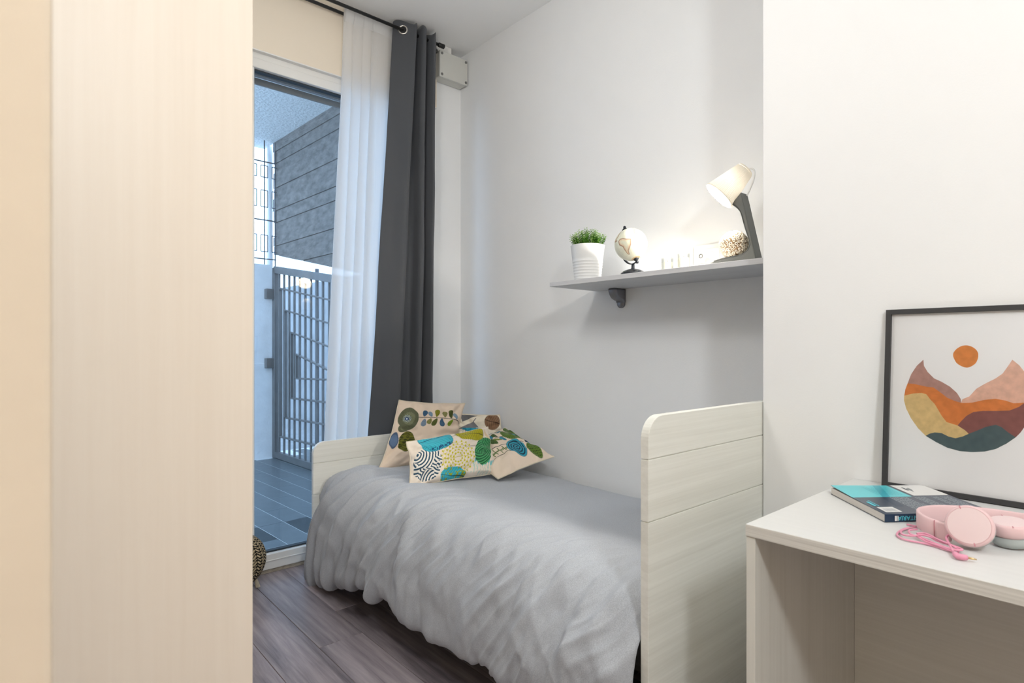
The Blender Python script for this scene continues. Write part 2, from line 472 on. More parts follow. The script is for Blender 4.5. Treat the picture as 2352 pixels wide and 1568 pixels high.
# shutter box above the door
sb = thing('roller_shutter_box', 'cream roller shutter box above the balcony door', 'shutter box')
box('front_panel', X0 + .9, 1.92, WY - .028, WY + .028, 2.512, CZ - .002, 'shutter_box_paint', sb, .003)
box('bottom_lip', X0 + .9, 1.92, WY - .030, WY - .004, 2.506, 2.512, 'pvc_white', sb, .001)
# rolled-up shutter seen through the top of the pane
rs = thing('roller_shutter', 'rolled up grey metal shutter edge behind the top of the glass', 'shutter')
for z0, z1, y, mt in ((2.476, 2.499, 2.975, 'steel_profile'), (2.464, 2.474, 2.990, 'steel_profile'), (2.458, 2.463, 3.005, 'brown_profile'), (2.452, 2.457, 3.015, 'steel_profile'), (2.420, 2.451, 3.03, 'brown_profile')):
    box('slat', OX0 + .002, OX1 - .002, y, y + .014, z0, z1, mt, rs, .0015)

# ---------------------------------------------------------------- outdoors, in its own frame slightly turned against the room
TH = math.radians(3.1)
def outer(o):
    o.location = (1.0, 2.887, 0) if o.location.length == 0 else Matrix.Rotation(TH, 3, 'Z') @ o.location + Vector((1.0, 2.887, 0))
    o.rotation_euler = (0, 0, TH); return o
pav = box('terrace_floor', -2.6, 2.25, 0.245, 3.4, -.12, -.036, 'tile_grout')
struct(outer(pav), 'blue grey tiled terrace floor outside the door', 'terrace')
tw, tl = 0.161, 0.62
bm = bmesh.new(); box_into(bm, .0022, tw - .0022, .0022, tl - .0022, -.036, -.0345, .0004, 1)
tile_me = bpy.data.meshes.new('tile'); bm.to_mesh(tile_me); bm.free(); tile_me.materials.append(MATS['outer_tile'])
for i in range(-8, 14):
    for j in range(5):
        o = bpy.data.objects.new('tile', tile_me); C.objects.link(o); o.parent = pav
        o.location = (0.402 + (i - 3) * tw, 0.25 + j * tl - (0.31 if i % 2 else 0) * (1 if j else 0), 0)
cg = outer(box('courtyard_ground', -2.6, 2.25, 3.4, 7.5, -.14, -.04, 'outer_grey')); struct(cg, 'dark paved courtyard ground beyond the steel gate', 'ground')
sill = box('door_sill', OX0, OX1, WY + .06, 3.13, -.03, .035, 'sill_stone', bev=.004)
struct(sill, 'pale stone sill outside the balcony door', 'sill')
sof = outer(box('terrace_soffit', -1.5, 1.30, 0.24, 3.5, 3.23, 3.40, 'stucco')); struct(sof, 'rough stucco underside of the floor above the terrace', 'soffit')
# concrete parapet with separate board courses
conc = thing('concrete_wall', 'board marked concrete stair wall hanging outside the glass', 'concrete wall'); conc['kind'] = 'structure'
outer(conc)
ztop = 3.23; nb = 12; y_a, y_b = 0.2, 3.26
zb = lambda y: 2.06 - 0.2 * (3.25 - y)
hts = [0.10, 0.12, 0.10, 0.16, 0.11, 0.13, 0.12, 0.15, 0.095, 0.10, 0.12, 0.2, 0.2, 0.2]
z = ztop
for k, h in enumerate(hts):
    z1 = z; z0 = z - h + .004; z -= h
    def clip(y): return max(z0, zb(y))
    ys = np.linspace(y_a, y_b, 40)
    top = [(y, z1) for y in ys if zb(y) < z1 - .002]
    if len(top) < 2: continue
    bot = [(y, clip(y)) for y, _ in reversed(top)]
    dx = 0.004 * ((k * 37) % 5 - 2)
    prism('board_course', top + bot, 'x', 1.30 + dx, 1.48, 'concrete', conc)
prism('core', [(y_a, zb(y_a) + .004), (y_b - .004, zb(y_b) + .004), (y_b - .004, ztop), (y_a, ztop)], 'x', 1.32, 1.47, 'concrete', conc)
# low white wall with grille above
lw = outer(box('terrace_wall', -2.6, 1.225, 3.10, 3.30, -.1, 1.93, 'outer_white')); struct(lw, 'white rendered low wall at the end of the terrace', 'wall')
lw2 = outer(box('courtyard_wall', 2.25, 2.45, -0.6, 6.4, -.1, 1.93, 'outer_grey')); struct(lw2, 'pale courtyard wall standing behind the steel gate', 'wall')
box('wall_base', -2.6, 1.226, 3.085, 3.10, -.1, 0.93, 'outer_white', lw, .006)
gr = thing('iron_grille', 'wrought iron window grille of rectangles against the bright sky', 'grille'); outer(gr)
yb = 3.20
for x in np.arange(0.62, 1.30, 0.112):
    box('bar', x - .005, x + .005, yb - .005, yb + .005, 1.93, 3.22, 'iron_dark', gr)
for zc, zh in ((2.16, .17), (2.62, .17), (2.90, .12)):
    for x in np.arange(0.62, 1.30, 0.112):
        bm = bmesh.new(); a = .034
        for (p, q) in (((x - a, zc - zh / 2), (x + a, zc - zh / 2)), ((x + a, zc - zh / 2), (x + a, zc + zh / 2)), ((x + a, zc + zh / 2), (x - a, zc + zh / 2)), ((x - a, zc + zh / 2), (x - a, zc - zh / 2))):
            tube_into(bm, [(p[0], yb, p[1]), (q[0], yb, q[1])], .005, 5)
        from_bm('rectangle', bm, 'iron_dark', gr)
for zc in (2.0, 2.40, 3.0):
    box('cross_bar', 0.5, 1.30, yb - .004, yb + .004, zc - .006, zc + .006, 'iron_dark', gr)
pl = outer(tube('window_post', [(1.30, 3.36, 1.9), (1.30, 3.36, 3.22)], .03, 'outer_white')); tag(pl, 'white upright post at the edge of the iron grille', 'post')
# steel gate
gt = thing('steel_gate', 'grey steel bar gate with stepped brackets on the terrace', 'gate'); outer(gt)
gxx = 1.236
def gbar(name, y0, z0, y1, z1, w=.018, d=.03):
    L = math.hypot(y1 - y0, z1 - z0)
    bm = bmesh.new(); box_into(bm, -d / 2, d / 2, 0, L, -w / 2, w / 2, .002, 1)
    o = from_bm(name, bm, 'gate_steel', gt); o.location = (gxx, y0, z0); o.rotation_euler = (math.atan2(z1 - z0, y1 - y0), 0, 0); return o
gy0, gy1 = 1.15, 3.05
topz = lambda y: 1.88 - 0.16 * (3.054 - y)
gbar('top_rail', gy1, topz(gy1), gy0, topz(gy0), .07, .05)
gbar('bottom_rail', gy1, .005, gy0, .005, .06, .05)
gbar('post', gy1, -.03, gy1, 1.9, .06, .05)
ribs = [((2.935, 1.681), (1.751, 1.484)), ((2.810, 1.457), (1.775, 1.283)), ((2.659, 1.235), (1.782, 1.078)), ((2.552, 1.025), (1.798, 0.871)), ((2.533, 0.793), (1.814, 0.81)), ((2.669, 0.597), (1.853, 0.608)), ((2.775, 0.397), (1.925, 0.41)), ((2.918, 0.196), (2.186, 0.203))]
for (a, b) in ribs:
    s = (b[1] - a[1]) / (b[0] - a[0])
    gbar('rail', a[0], a[1], gy0, a[1] + s * (gy0 - a[0]), .016, .035)
for k, (hi, lo) in enumerate(((0, 7), (1, 6), (2, 5), (3, 4))):
    gbar('bracket_upright', ribs[hi][0][0], ribs[lo][0][1], ribs[hi][0][0], ribs[hi][0][1], .022, .035)
y = 2.96
while y > gy0:
    gbar('bar', y, .02, y, topz(y) - .03, .016, .02); y -= .118
for z in (1.62, 0.92):
    box('hinge', gxx - .10, gxx, 3.03, 3.09, z - .04, z + .06, 'gate_steel', gt, .004)
ps = outer(tube('drain_pipe', [(1.75, 3.2, -.1), (1.75, 3.2, 1.95)], .022, 'iron_dark')); tag(ps, 'dark upright pipe behind the steel gate', 'pipe')

# ---------------------------------------------------------------- unseen lamps, inferred; globe form made up to light the ceiling
def ceiling_lamp(spec, label, mname):
    loc, r, col, st = spec
    emit(mname, col, st)
    t = thing('unseen_lamp', label, 'lamp', loc)
    top = CZ - loc[2]
    lathe('ceiling_rose', [(.05, top - .03), (.05, top - .004), (.046, top)], 'switch_white', t, 32)
    tube('flex', [(0, 0, r * .95), (0, 0, top - .03)], .003, 'switch_white', t, 8)
    lathe('globe_shade', [(.001, -r)] + [(r * math.cos(a), r * math.sin(a)) for a in np.linspace(-1.45, 1.40, 24)] + [(r * .15, r * .99)], mname, t, 40, cap0=False)
    lathe('lamp_cap', [(r * .2, r * .97), (r * .2, r * 1.06), (.01, r * 1.12)], 'switch_white', t, 24)
    return t
ceiling_lamp(HALL_LAMP, 'unseen lamp behind the viewer, globe form made up for its light', 'hall_light')
ceiling_lamp(ROOM_LAMP, 'unseen lamp in the middle of the room, globe form made up for its light', 'room_light')

# ---------------------------------------------------------------- wardrobe
WYF = 0.95
wd = thing('wardrobe', 'tall pale wood wardrobe end panel filling the left of the picture', 'wardrobe', (0, 0, 0))
WR = 0.2925
box('side_panel', -0.32, WR, WYF, WYF + .018, 0.0, 2.36, 'wardrobe_laminate', wd, .0012)
box('side_panel', -0.32, WR - .02, 1.48, 1.498, 0.0, 2.36, 'wardrobe_laminate', wd, .0012)
box('top_panel', -0.32, WR - .02, WYF + .018, 1.48, 2.34, 2.36, 'wardrobe_laminate', wd, .001)
box('back_panel', -0.32, -0.302, WYF + .018, 1.48, 0.0, 2.34, 'wardrobe_laminate', wd)
for a, b in ((WYF + .020, 1.222), (1.226, 1.478)):
    d_ = box('door', WR - .022, WR - .004, a, b, 0.08, 2.335, 'wardrobe_laminate', wd, .001)
    box('handle', WR - .004, WR - .001, (1.20 if a < 1.1 else 1.23), (1.215 if a < 1.1 else 1.245), 1.0, 1.15, 'bracket_grey', d_, .001)
box('plinth', -0.30, WR - .03, WYF + .018, 1.48, 0.0, 0.078, 'wardrobe_laminate', wd)

# ---------------------------------------------------------------- bed
bed = thing('bed', 'pale wood single bed with grooved rounded end boards', 'bed')
def end_board(part, x0, x1, y0, y1, zs, rad):
    """board built from panels stacked with narrow grooves; the top panel has a rounded front corner"""
    root = None
    for k in range(len(zs) - 1):
        za, zb_ = zs[k] + (.0012 if k else 0), zs[k + 1] - .0012
        if k == len(zs) - 2:
            zb_ = zs[k + 1]
            arc = [(x0 + rad - rad * math.cos(a), zb_ - rad + rad * math.sin(a)) for a in np.linspace(0, PI / 2, 12)]
            poly = [(x0, za)] + arc + [(x1, zb_), (x1, za)]
        else:
            poly = [(x0, za), (x0, zb_), (x1, zb_), (x1, za)]
        o = prism('panel' if root else part, poly, 'y', y0, y1, 'laminate_x', root or bed, .0012)
        if root is None: root = o
    box('core', x0 + .003, x1, y0 + .003, y1 - .003, zs[0], zs[-1] - rad, 'laminate_x', root)
    return root
end_board('footboard', 1.122, 2.112, 0.797, 0.819, [0.0, 0.69, 0.836, 0.936], .055)
end_board('headboard', 1.103, 2.112, 2.690, 2.710, [0.0, 0.391, 0.540, 0.640], .055)
box('side_rail', 1.175, 1.197, 0.821, 2.688, 0.17, 0.26, 'dark_slat', bed, .001)
box('side_rail', 2.088, 2.110, 0.821, 2.688, 0.17, 0.30, 'dark_slat', bed, .001)
for k in range(10):
    yk = 0.93 + k * 0.185
    box('slat', 1.198, 2.087, yk, yk + .07, 0.232, 0.25, 'dark_slat', bed, .002)
mt = box('mattress', 1.22, 2.08, 0.83, 2.68, 0.251, 0.40, 'mattress_cloth', None, .03, 3)
tag(mt, 'grey covered mattress hidden under the duvet', 'mattress')

# duvet
nu, nv = 420, 240
prof = [(2.106, .37), (2.098, .415), (2.05, .437), (1.9, .452), (1.7, .468), (1.5, .483), (1.35, .492), (1.25, .490), (1.18, .472), (1.125, .432), (1.085, .372), (1.062, .30), (1.05, .22), (1.047, .15), (1.055, .115), (1.075, .105), (1.095, .125)]
pf = catmull([(p[0], 0, p[1]) for p in prof], 24)
pa = np.array([[p.x, p.z] for p in pf])
dl = np.r_[0, np.cumsum(np.linalg.norm(np.diff(pa, axis=0), axis=1))]
ss = np.linspace(0, 1, nv) ** 0.9 * dl[-1]
sx = np.interp(ss, dl, pa[:, 0]); sz = np.interp(ss, dl, pa[:, 1])
Yv = np.linspace(2.686, 0.824, nu)
YY, SS = np.meshgrid(Yv, ss, indexing='ij')
PXx = np.repeat(sx[None], nu, 0).copy(); PZ = np.repeat(sz[None], nu, 0).copy()
# side weight: 0 on the top, 1 on the hanging front
wside = np.clip((1.22 - PXx) / 0.12, 0, 1); wside = wside * wside * (3 - 2 * wside)
# head end: tucked in and rounded
hd = np.clip((YY - 2.40) / 0.29, 0, 1) ** 2
PXx += hd * wside * 0.045
PZ -= hd * np.clip((1.50 - PXx) / 0.45, 0, 1) * 0.055
hd2 = np.clip((YY - 2.60) / 0.09, 0, 1) ** 2
PZ -= hd2 * 0.018
ft = np.clip((0.93 - YY) / 0.11, 0, 1) ** 2
PXx += ft * wside * 0.055; PZ -= ft * (1 - wside) * 0.015
# hem height along the bed
hem_y = [0.82, 1.17, 1.34, 1.6, 1.85, 2.05, 2.3, 2.5, 2.69]
hem_z = [0.20, 0.165, 0.15, 0.13, 0.155, 0.165, 0.105, 0.045, 0.05]
hem = np.interp(YY, hem_y, hem_z) + 0.008 * vnoise(YY * 9, YY * 0, 3)
low = np.clip((0.40 - PZ) / (0.40 - 0.105), 0, 1.05)
PZ += low * (hem - 0.105)
# general undulation
und = 0.007 * vnoise(YY * 3.1, SS * 4.0, 1) + 0.004 * vnoise(YY * 8, SS * 7, 2)
# hanging folds: slanted, sharper towards the head end
sl = SS - 0.80
ph = YY - 0.32 * sl + 0.035 * vnoise(YY * 4, SS * 5, 5)
def ridge(x, p): return 0.45 * (0.5 + 0.5 * np.cos(x)) ** p + 0.55 * (1 - np.abs(np.sin(x / 2))) ** 1.7
amp = np.clip((SS - 0.74) / 0.24, 0, 1)
headw = np.clip((YY - 1.7) / 0.7, 0, 1)
folds = (0.027 * ridge(ph * 2 * PI / 0.105 + 1.3 * vnoise(YY * 5, SS * 2, 8), 2.6) * (0.15 + 0.85 * headw)
         + 0.013 * ridge(ph * 2 * PI / 0.205 + 1.8 * vnoise(YY * 3, SS * 2.2, 9), 2.4)
         + 0.010 * ridge((YY + 0.22 * sl) * 2 * PI / 0.31 + 2.2 * vnoise(YY * 4, SS * 3, 10), 4.0))
gate_n = 0.85 + 0.55 * vnoise(YY * 2.7, SS * 2.5, 12)
disp = und * (1 - amp * 0.3) + amp * gate_n * folds + amp * 0.007 * vnoise(YY * 17, SS * 11, 13) + 0.0025 * amp * vnoise(YY * 42, SS * 25, 14) + amp * 0.009 * ridge((ph - 0.15 * sl) * 2 * PI / 0.052 + 3.0 * vnoise(YY * 7, SS * 4, 15), 3) * np.clip(vnoise(YY * 5.5, SS * 4.5, 16) + .25, 0, 1) + amp * 0.007 * ridge((YY + 0.5 * sl) * 2 * PI / 0.085 + 3.0 * vnoise(YY * 6, SS * 5, 17), 3) * np.clip(vnoise(YY * 4.5 + 3, SS * 5, 18), 0, 1)
# long creases running up over the shoulder
for (yc, s0, s1, tilt, a, w) in ((2.42, .66, 1.05, -.34, .016, .013), (2.30, .70, 1.1, -.30, .010, .012), (2.02, .66, 1.05, -.40, .015, .012), (1.92, .62, 1.0, -.46, .012, .011), (1.83, .66, 1.0, -.44, .010, .010),
                                (2.60, .68, 1.1, -.22, .015, .013), (2.54, .70, 1.15, -.22, .014, .013), (1.18, .78, 1.2, -.16, .012, .012), (1.10, .80, 1.25, -.12, .011, .012), (1.42, .80, 1.15, -.12, .010, .016), (0.98, .82, 1.3, -.1, .012, .014)):
    yl = yc + tilt * (-(SS - .85)) * 0.55
    win_ = np.clip((SS - s0) / .1, 0, 1) * np.clip((s1 - SS) / .12, 0, 1)
    dy = (YY - yl) / (w * 1.1)
    disp += win_ * a * 0.55 * (np.exp(-dy * dy) - 0.7 * np.exp(-((dy - 1.7) ** 2) * 0.8))
# normals of the unfolded profile
gx_ = np.gradient(PXx, axis=1); gz_ = np.gradient(PZ, axis=1)
ln = np.sqrt(gx_ ** 2 + gz_ ** 2) + 1e-9
nx, nz_ = gz_ / ln, -gx_ / ln
PXx += nx * disp; PZ += nz_ * disp
PXx = np.minimum(PXx, 2.110)
edge = np.clip((YY - 2.672) / .012, 0, 1); PZ -= edge * (1 - wside) * .02
P = np.stack([PXx, YY, PZ + .007 * (1 - wside)], -1)
dv = grid_obj('duvet', P, 'duvet_cloth')
sm = dv.modifiers.new('thickness', 'SOLIDIFY'); sm.thickness = 0.0025; sm.offset = -1
tag(dv, 'crumpled heather grey duvet hanging over the front of the bed', 'duvet')

# ---------------------------------------------------------------- curtain rods, curtains
def rod(label, y, z, x0, x1):
    t = thing('curtain_rod', label, 'curtain rod', (0, 0, 0), group='black curtain rods over the door')
    tube('pole', [(x0, y, z), (x1, y, z)], .0085, 'rod_black', t, 14)
    lathe('end_cap', [(.010, 0), (.013, .004), (.013, .016), (.009, .020), (.013, .024), (.013, .038), (.008, .042)], 'rod_black', t, 18, M=Matrix.Translation((x1 - .004, y, z)) @ Matrix.Rotation(PI / 2, 4, 'Y'))
    for xb in (x1 - .03, -0.2):
        if y < 2.8:
            box('bracket_cup', xb - .006, xb + .006, y - .010, y + .010, z - .036, z + .001, 'rod_black', t, .002)
            box('bracket', xb - .006, xb + .006, y + .009, WY - .0285, z - .036, z - .024, 'rod_black', t, .002)
        else:
            box('bracket', xb - .006, xb + .006, y - .012, WY - .0285, z - .010, z + .004, 'rod_black', t, .002)
    return t
RY1, RY2, RZ = 2.752, 2.822, 2.822
rod('front black curtain rod carrying the dark grey curtain', RY1, RZ, -0.3, 1.862)
rod('rear black curtain rod carrying the white sheer curtain', RY2, RZ, -0.3, 1.858)

def curtain(name, label, mat, top, bot, y0, zt, zb, waves, amp, seed, nx_=260, nz2=90, extra=None):
    """top/bot: lists of (x) positions for the wave parameter 0..1 at rod and at floor"""
    u = np.linspace(0, 1, nx_); v = np.linspace(0, 1, nz2)
    U, V = np.meshgrid(u, v, indexing='ij')
    xt = np.interp(U, np.linspace(0, 1, len(top)), top); xb = np.interp(U, np.linspace(0, 1, len(bot)), bot)
    X = xt * (1 - V) + xb * V
    ph = waves(U, V)
    Yc = y0 + amp(U, V) * np.sin(ph) + 0.004 * vnoise(U * 14, V * 6, seed) * np.clip(V * 3, 0, 1)
    X = X + 0.010 * np.cos(ph) * np.clip(V * 4 + .3, 0, 1) + 0.004 * vnoise(U * 6, V * 4, seed + 1) * V
    Z = zt + (zb - zt) * V
    if extra is not None: Z = Z + extra(U, V, ph)
    return grid_obj(name, np.stack([X, Yc, Z], -1), mat)

# dark grey eyelet curtain
dc = thing('eyelet_curtain', 'dark charcoal grey eyelet curtain gathered beside the balcony door', 'curtain')
top_plan = [(1.588, 2.790), (1.610, 2.770), (1.652, 2.732), (1.682, 2.708), (1.694, 2.722), (1.696, 2.770), (1.708, 2.792), (1.724, 2.770), (1.732, 2.722), (1.748, 2.710), (1.758, 2.730), (1.766, 2.785), (1.782, 2.790), (1.792, 2.740), (1.806, 2.712), (1.822, 2.728), (1.836, 2.782), (1.848, 2.792)]
bot_plan = [(1.405, 2.796), (1.445, 2.772), (1.500, 2.745), (1.545, 2.722), (1.562, 2.740), (1.585, 2.785), (1.640, 2.795), (1.668, 2.780), (1.680, 2.735), (1.700, 2.722), (1.716, 2.740), (1.728, 2.785), (1.748, 2.792), (1.764, 2.750), (1.782, 2.724), (1.798, 2.738), (1.812, 2.780), (1.826, 2.794)]
tpl = np.array([[p.x, p.y] for p in catmull([(a_, b_, 0) for a_, b_ in top_plan], 14)])
bpl = np.array([[p.x, p.y] for p in catmull([(a_, b_, 0) for a_, b_ in bot_plan], 14)])
Vd = np.linspace(0, 1, 130)[None, :, None]
Pd = tpl[:, None, :] * (1 - Vd) + bpl[:, None, :] * Vd
Ud = np.linspace(0, 1, len(tpl))[:, None] * np.ones((1, 130)); Vq = Vd[..., 0] * np.ones_like(Ud)
Pd[..., 0] += .006 * vnoise(Ud * 9, Vq * 5, 22) * Vq; Pd[..., 1] += (.005 * vnoise(Ud * 9, Vq * 6, 23) + .007 * vnoise(Ud * 16 + Vq * 2.0, Vq * 2.2, 24) + .004 * vnoise(Ud * 22 - Vq * 5, Vq * 9, 25)) * np.clip(Vq * 4, 0, 1)
Zd = 2.866 + (0.03 - 2.866) * Vq + (.012 * np.sin(Ud * 30) - .012 * Ud) * (1 - Vq) ** 8
body = grid_obj('cloth', np.concatenate([Pd, Zd[..., None]], -1), 'curtain_grey')
body.parent = dc
# pressed creases
me = body.data
for v in me.vertices:
    p = v.co
    d = mnoise.noise(Vector((p.x * 9, 3.1, p.z * 5 + p.x * 11))) * .0035
    v.co.y += d
sm = body.modifiers.new('thickness', 'SOLIDIFY'); sm.thickness = .0018
Mr = Matrix.Translation((1.6255, RY1 - .0045, RZ - .002)) @ Matrix.Rotation(math.radians(-37), 4, 'Z') @ Matrix.Rotation(PI / 2, 4, 'X')
bm = bmesh.new()
tube_into(bm, [Mr @ Vector((.0215 * math.cos(a), .0215 * math.sin(a), 0)) for a in np.linspace(0, 2 * PI, 33)], .0045, 10, False)
from_bm('eyelet_ring', bm, 'chrome', dc, True)
lathe('eyelet_shade_disc', [(.0005, 0.0), (.018, 0.0006)], 'rod_black', dc, 28, M=Mr, cap0=False, cap1=False)  # black disc painted in for the shade inside the ring

# white sheer
sc_ = thing('sheer_curtain', 'translucent white sheer curtain hanging in front of the glass', 'curtain')
def sw(U, V): return 0.4 + 2 * PI * 6.2 * np.minimum(U, .60 + .35 * (U - .60)) + 0.9 * vnoise(U * 3, V * 2.2, 31)
def sa(U, V): return 0.006 + 0.003 * np.sin(U * 8 + 2) * (1 - V * .4) + .012 * V * (U < .62)
sb_ = curtain('cloth', '', 'sheer_voile', [1.307, 1.36, 1.42, 1.47, 1.52, 1.60, 1.75], [1.165, 1.24, 1.30, 1.36, 1.42, 1.50, 1.72], 2.8035, 2.858, 0.04, sw, sa, 30, 300, 100, lambda U, V, ph: 0.006 * np.sin(ph * 2) * (1 - V) ** 10)
sb_.parent = sc_
hm = curtain('header_tape', '', 'sheer_voile', [1.307, 1.36, 1.42, 1.47, 1.52, 1.60, 1.75], [1.303, 1.356, 1.416, 1.467, 1.517, 1.598, 1.75], 2.7985, 2.852, 2.775, lambda U, V: sw(U, V * .03), lambda U, V: sa(U, V * .03), 30, 300, 6)
hm.parent = sc_

# ---------------------------------------------------------------- junction box in the corner
jb = thing('junction_box', 'grey plastic electrical junction box high in the corner', 'junction box')
jx0, jx1, jy, jz0, jz1 = 1.905, 2.104, 2.808, 2.682, 2.832
box('body', jx0, jx1, jy + .014, WY - .001, jz0 - .004, jz1 - .004, 'box_grey', jb, .006)
lid = box('lid', jx0 - .002, jx1 + .003, jy - .004, jy + .015, jz0 - .006, jz1 - .002, 'box_grey', jb, .005)
for x in (jx0 + .014, jx1 - .012):
    for z in (jz0 + .010, jz1 - .018):
        lathe('screw', [(.0075, 0), (.0075, .003), (.004, .0042)], 'screw_grey', lid, 16, M=Matrix.Translation((x, jy - .004, z)) @ Matrix.Rotation(PI / 2, 4, 'X'))
tr = box('cable_trunking', 1.90, 2.005, 2.83, WY - .001, 2.830, CZ - .001, 'pvc_white', None, .002)
tag(tr, 'short white cable trunking between junction box and ceiling', 'trunking')

# ---------------------------------------------------------------- shelf
sh = thing('wall_shelf', 'long pale grey wall shelf above the bed', 'shelf')
SZ = 1.379
box('board', 1.790, WX - .001, PY + .001, 1.788, 1.360, SZ, 'shelf_laminate', sh, .0012)
q = [(0, 0), (-.068, 0)] + [(-.068 * math.cos(a) , -.052 * math.sin(a)) for a in np.linspace(.12, PI / 2, 9)]
bm = bmesh.new()
yb0 = 1.645
br = prism('bracket', [(WX - .001, 1.3595), (WX - .075, 1.3595), (WX - .074, 1.348), (WX - .066, 1.330), (WX - .052, 1.316), (WX - .034, 1.308), (WX - .020, 1.306), (WX - .016, 1.296), (WX - .001, 1.296)], 'y', yb0 - .024, yb0 + .024, 'bracket_grey', sh, .008, False)
for p in br.data.polygons: p.use_smooth = True
lathe('mount', [(.019, 0), (.019, .012), (.014, .016)], 'bracket_grey', sh, 24, M=Matrix.Translation((WX - .001, yb0, 1.293)) @ Matrix.Rotation(-PI / 2, 4, 'Y'))

# plant pot
pt = thing('potted_plant', 'small bushy green plant in a ribbed white pot on the shelf', 'plant', (1.900, 1.665, SZ))
prof_p = [(.001, 0.0), (.056, 0.0)]
for k in range(61):
    z = .004 + k * .0014
    prof_p.append((.056 + .0105 * z / .10 + .0011 * max(0.0, math.cos(2 * PI * (z - .012) / .0122)) ** .5 * (.010 < z < .088), z))
prof_p += [(.0667, .10), (.0735, .152), (.0745, .156), (.0725, .157), (.0700, .150), (.064, .12), (.0005, .12)]
lathe('pot', prof_p, 'pot_white', pt, 64, cap0=False, cap1=False)
lathe('soil', [(.0655, .128), (.001, .136)], 'soil', pt, 32, cap0=False, cap1=False)
rnd = random.Random(3)
verts = []; faces = []; cols = []
lg = [srgb('#3f7a1c'), srgb('#5c9a2a'), srgb('#8bbf52'), srgb('#c2dc95'), srgb('#2d5c1e')]
for s in range(230):
    a = rnd.random() * 2 * PI; rr = math.sqrt(rnd.random())
    base = Vector((.05 * rr * math.cos(a), .05 * rr * math.sin(a), .135))
    hgt = .082 * (1 - .42 * rr * rr) * rnd.uniform(.72, 1.12) + .008
    tip = Vector((.077 * rr * math.cos(a) * rnd.uniform(.85, 1.15), .077 * rr * math.sin(a) * rnd.uniform(.85, 1.15), .135 + hgt))
    d0 = (tip - base)
    pal = rnd.choice(lg[:3] if rnd.random() < .7 else lg)
    for k in range(17):
        f = .25 + .75 * (k + 1) / 17
        p = base + d0 * f
        an = k * 2.4 + a
        dr = (Vector((math.cos(an), math.sin(an), .10 + rnd.uniform(-.3, .5))).normalized() * .9 + d0.normalized() * .12).normalized()
        side = dr.cross(Vector((0, 0, 1))).normalized()
        ln_, wd_ = rnd.uniform(.006, .0095), rnd.uniform(.0022, .0034)
        i0 = len(verts)
        up = side.cross(dr) * .0012
        verts += [p, p + dr * ln_ * .5 + side * wd_ + up, p + dr * ln_, p + dr * ln_ * .5 - side * wd_ + up]
        faces += [(i0, i0 + 1, i0 + 2), (i0, i0 + 2, i0 + 3)]
        c = pal * rnd.uniform(.75, 1.25)
        if f > .9: c = c * .5 + lg[3] * .5
        cols += [c] * 4
me = bpy.data.meshes.new('foliage'); me.from_pydata([tuple(v) for v in verts], [], faces)
ca = me.color_attributes.new('print', 'FLOAT_COLOR', 'POINT')
arr = np.ones((len(verts), 4), np.float32); arr[:, :3] = np.array(cols); ca.data.foreach_set('color', arr.ravel())
fo = link(bpy.data.objects.new('foliage', me), pt, 'leaf_green'); fo['kind'] = 'stuff'

# globe
gl = thing('desk_globe', 'small antique style globe on a dark stand on the shelf', 'globe', (1.845, 1.393, SZ))
gc = Vector((0, 0, .120)); gr_ = .0638
nlat, nlon = 120, 240
lat = np.linspace(PI / 2, -PI / 2, nlat); lon = np.linspace(0, 2 * PI, nlon, endpoint=False)
LO, LA = np.meshgrid(lon, lat, indexing='ij')
base = srgb('#e6e6d2') * np.ones((nlon, nlat, 1))
base = base * (1 - .05 * (vnoise(LO * 9, LA * 9, 4)[..., None]))
def poly_dist(px, py, poly):
    best = np.full(px.shape, 1e9); inside = np.zeros(px.shape, bool)
    n_ = len(poly)
    for i in range(n_):
        x0_, y0_ = poly[i]; x1_, y1_ = poly[(i + 1) % n_]
        dx, dy = x1_ - x0_, y1_ - y0_
        t_ = np.clip(((px - x0_) * dx + (py - y0_) * dy) / (dx * dx + dy * dy + 1e-12), 0, 1)
        best = np.minimum(best, np.hypot(px - x0_ - t_ * dx, py - y0_ - t_ * dy))
        if dy != 0:
            inside ^= ((y0_ > py) != (y1_ > py)) & (px < dx * (py - y0_) / dy + x0_)
    return best, inside
dl_, dp = np.degrees(LO), np.degrees(LA)
dl_ = (dl_ + 180) % 360 - 180
conts = [[(-80, 8), (-72, 12), (-60, 8), (-50, 0), (-36, -6), (-39, -15), (-42, -23), (-54, -34), (-62, -40), (-68, -53), (-74, -50), (-72, -30), (-71, -18), (-81, -5)],
         [(-16, 14), (-10, 30), (0, 36), (20, 32), (33, 30), (43, 12), (51, 11), (40, -5), (35, -22), (20, -34), (13, -18), (9, 0), (-7, 5)],
         [(-125, 50), (-100, 62), (-65, 58), (-80, 30), (-95, 20), (-88, 15), (-105, 20), (-118, 35)],
         [(-10, 38), (0, 50), (15, 56), (40, 66), (100, 74), (150, 66), (140, 45), (120, 25), (100, 10), (78, 10), (60, 25), (35, 38)],
         [(115, -20), (130, -13), (145, -15), (152, -28), (140, -38), (117, -34)]]
LONO = -38.0      # which longitude looks at the room
for poly in conts:
    d_, ins = poly_dist(dl_, dp, poly)
    base[ins] = base[ins] * .82 + srgb('#cfd2b8') * .18
    ed = np.exp(-(d_ / 1.6) ** 2)[..., None]
    inn = np.exp(-(d_ / 7.0) ** 2)[..., None] * ins[..., None]
    base = base * (1 - .45 * inn) + srgb('#e0a060') * .45 * inn
    base = base * (1 - .85 * ed) + srgb('#8a4a2a') * .85 * ed
grat = np.maximum(np.exp(-((dl_ % 15 - 7.5) / .5) ** 2), np.exp(-((dp % 15 - 7.5) / .5) ** 2))[..., None]
base = base * (1 - .12 * grat) + srgb('#9a9a80') * .12 * grat
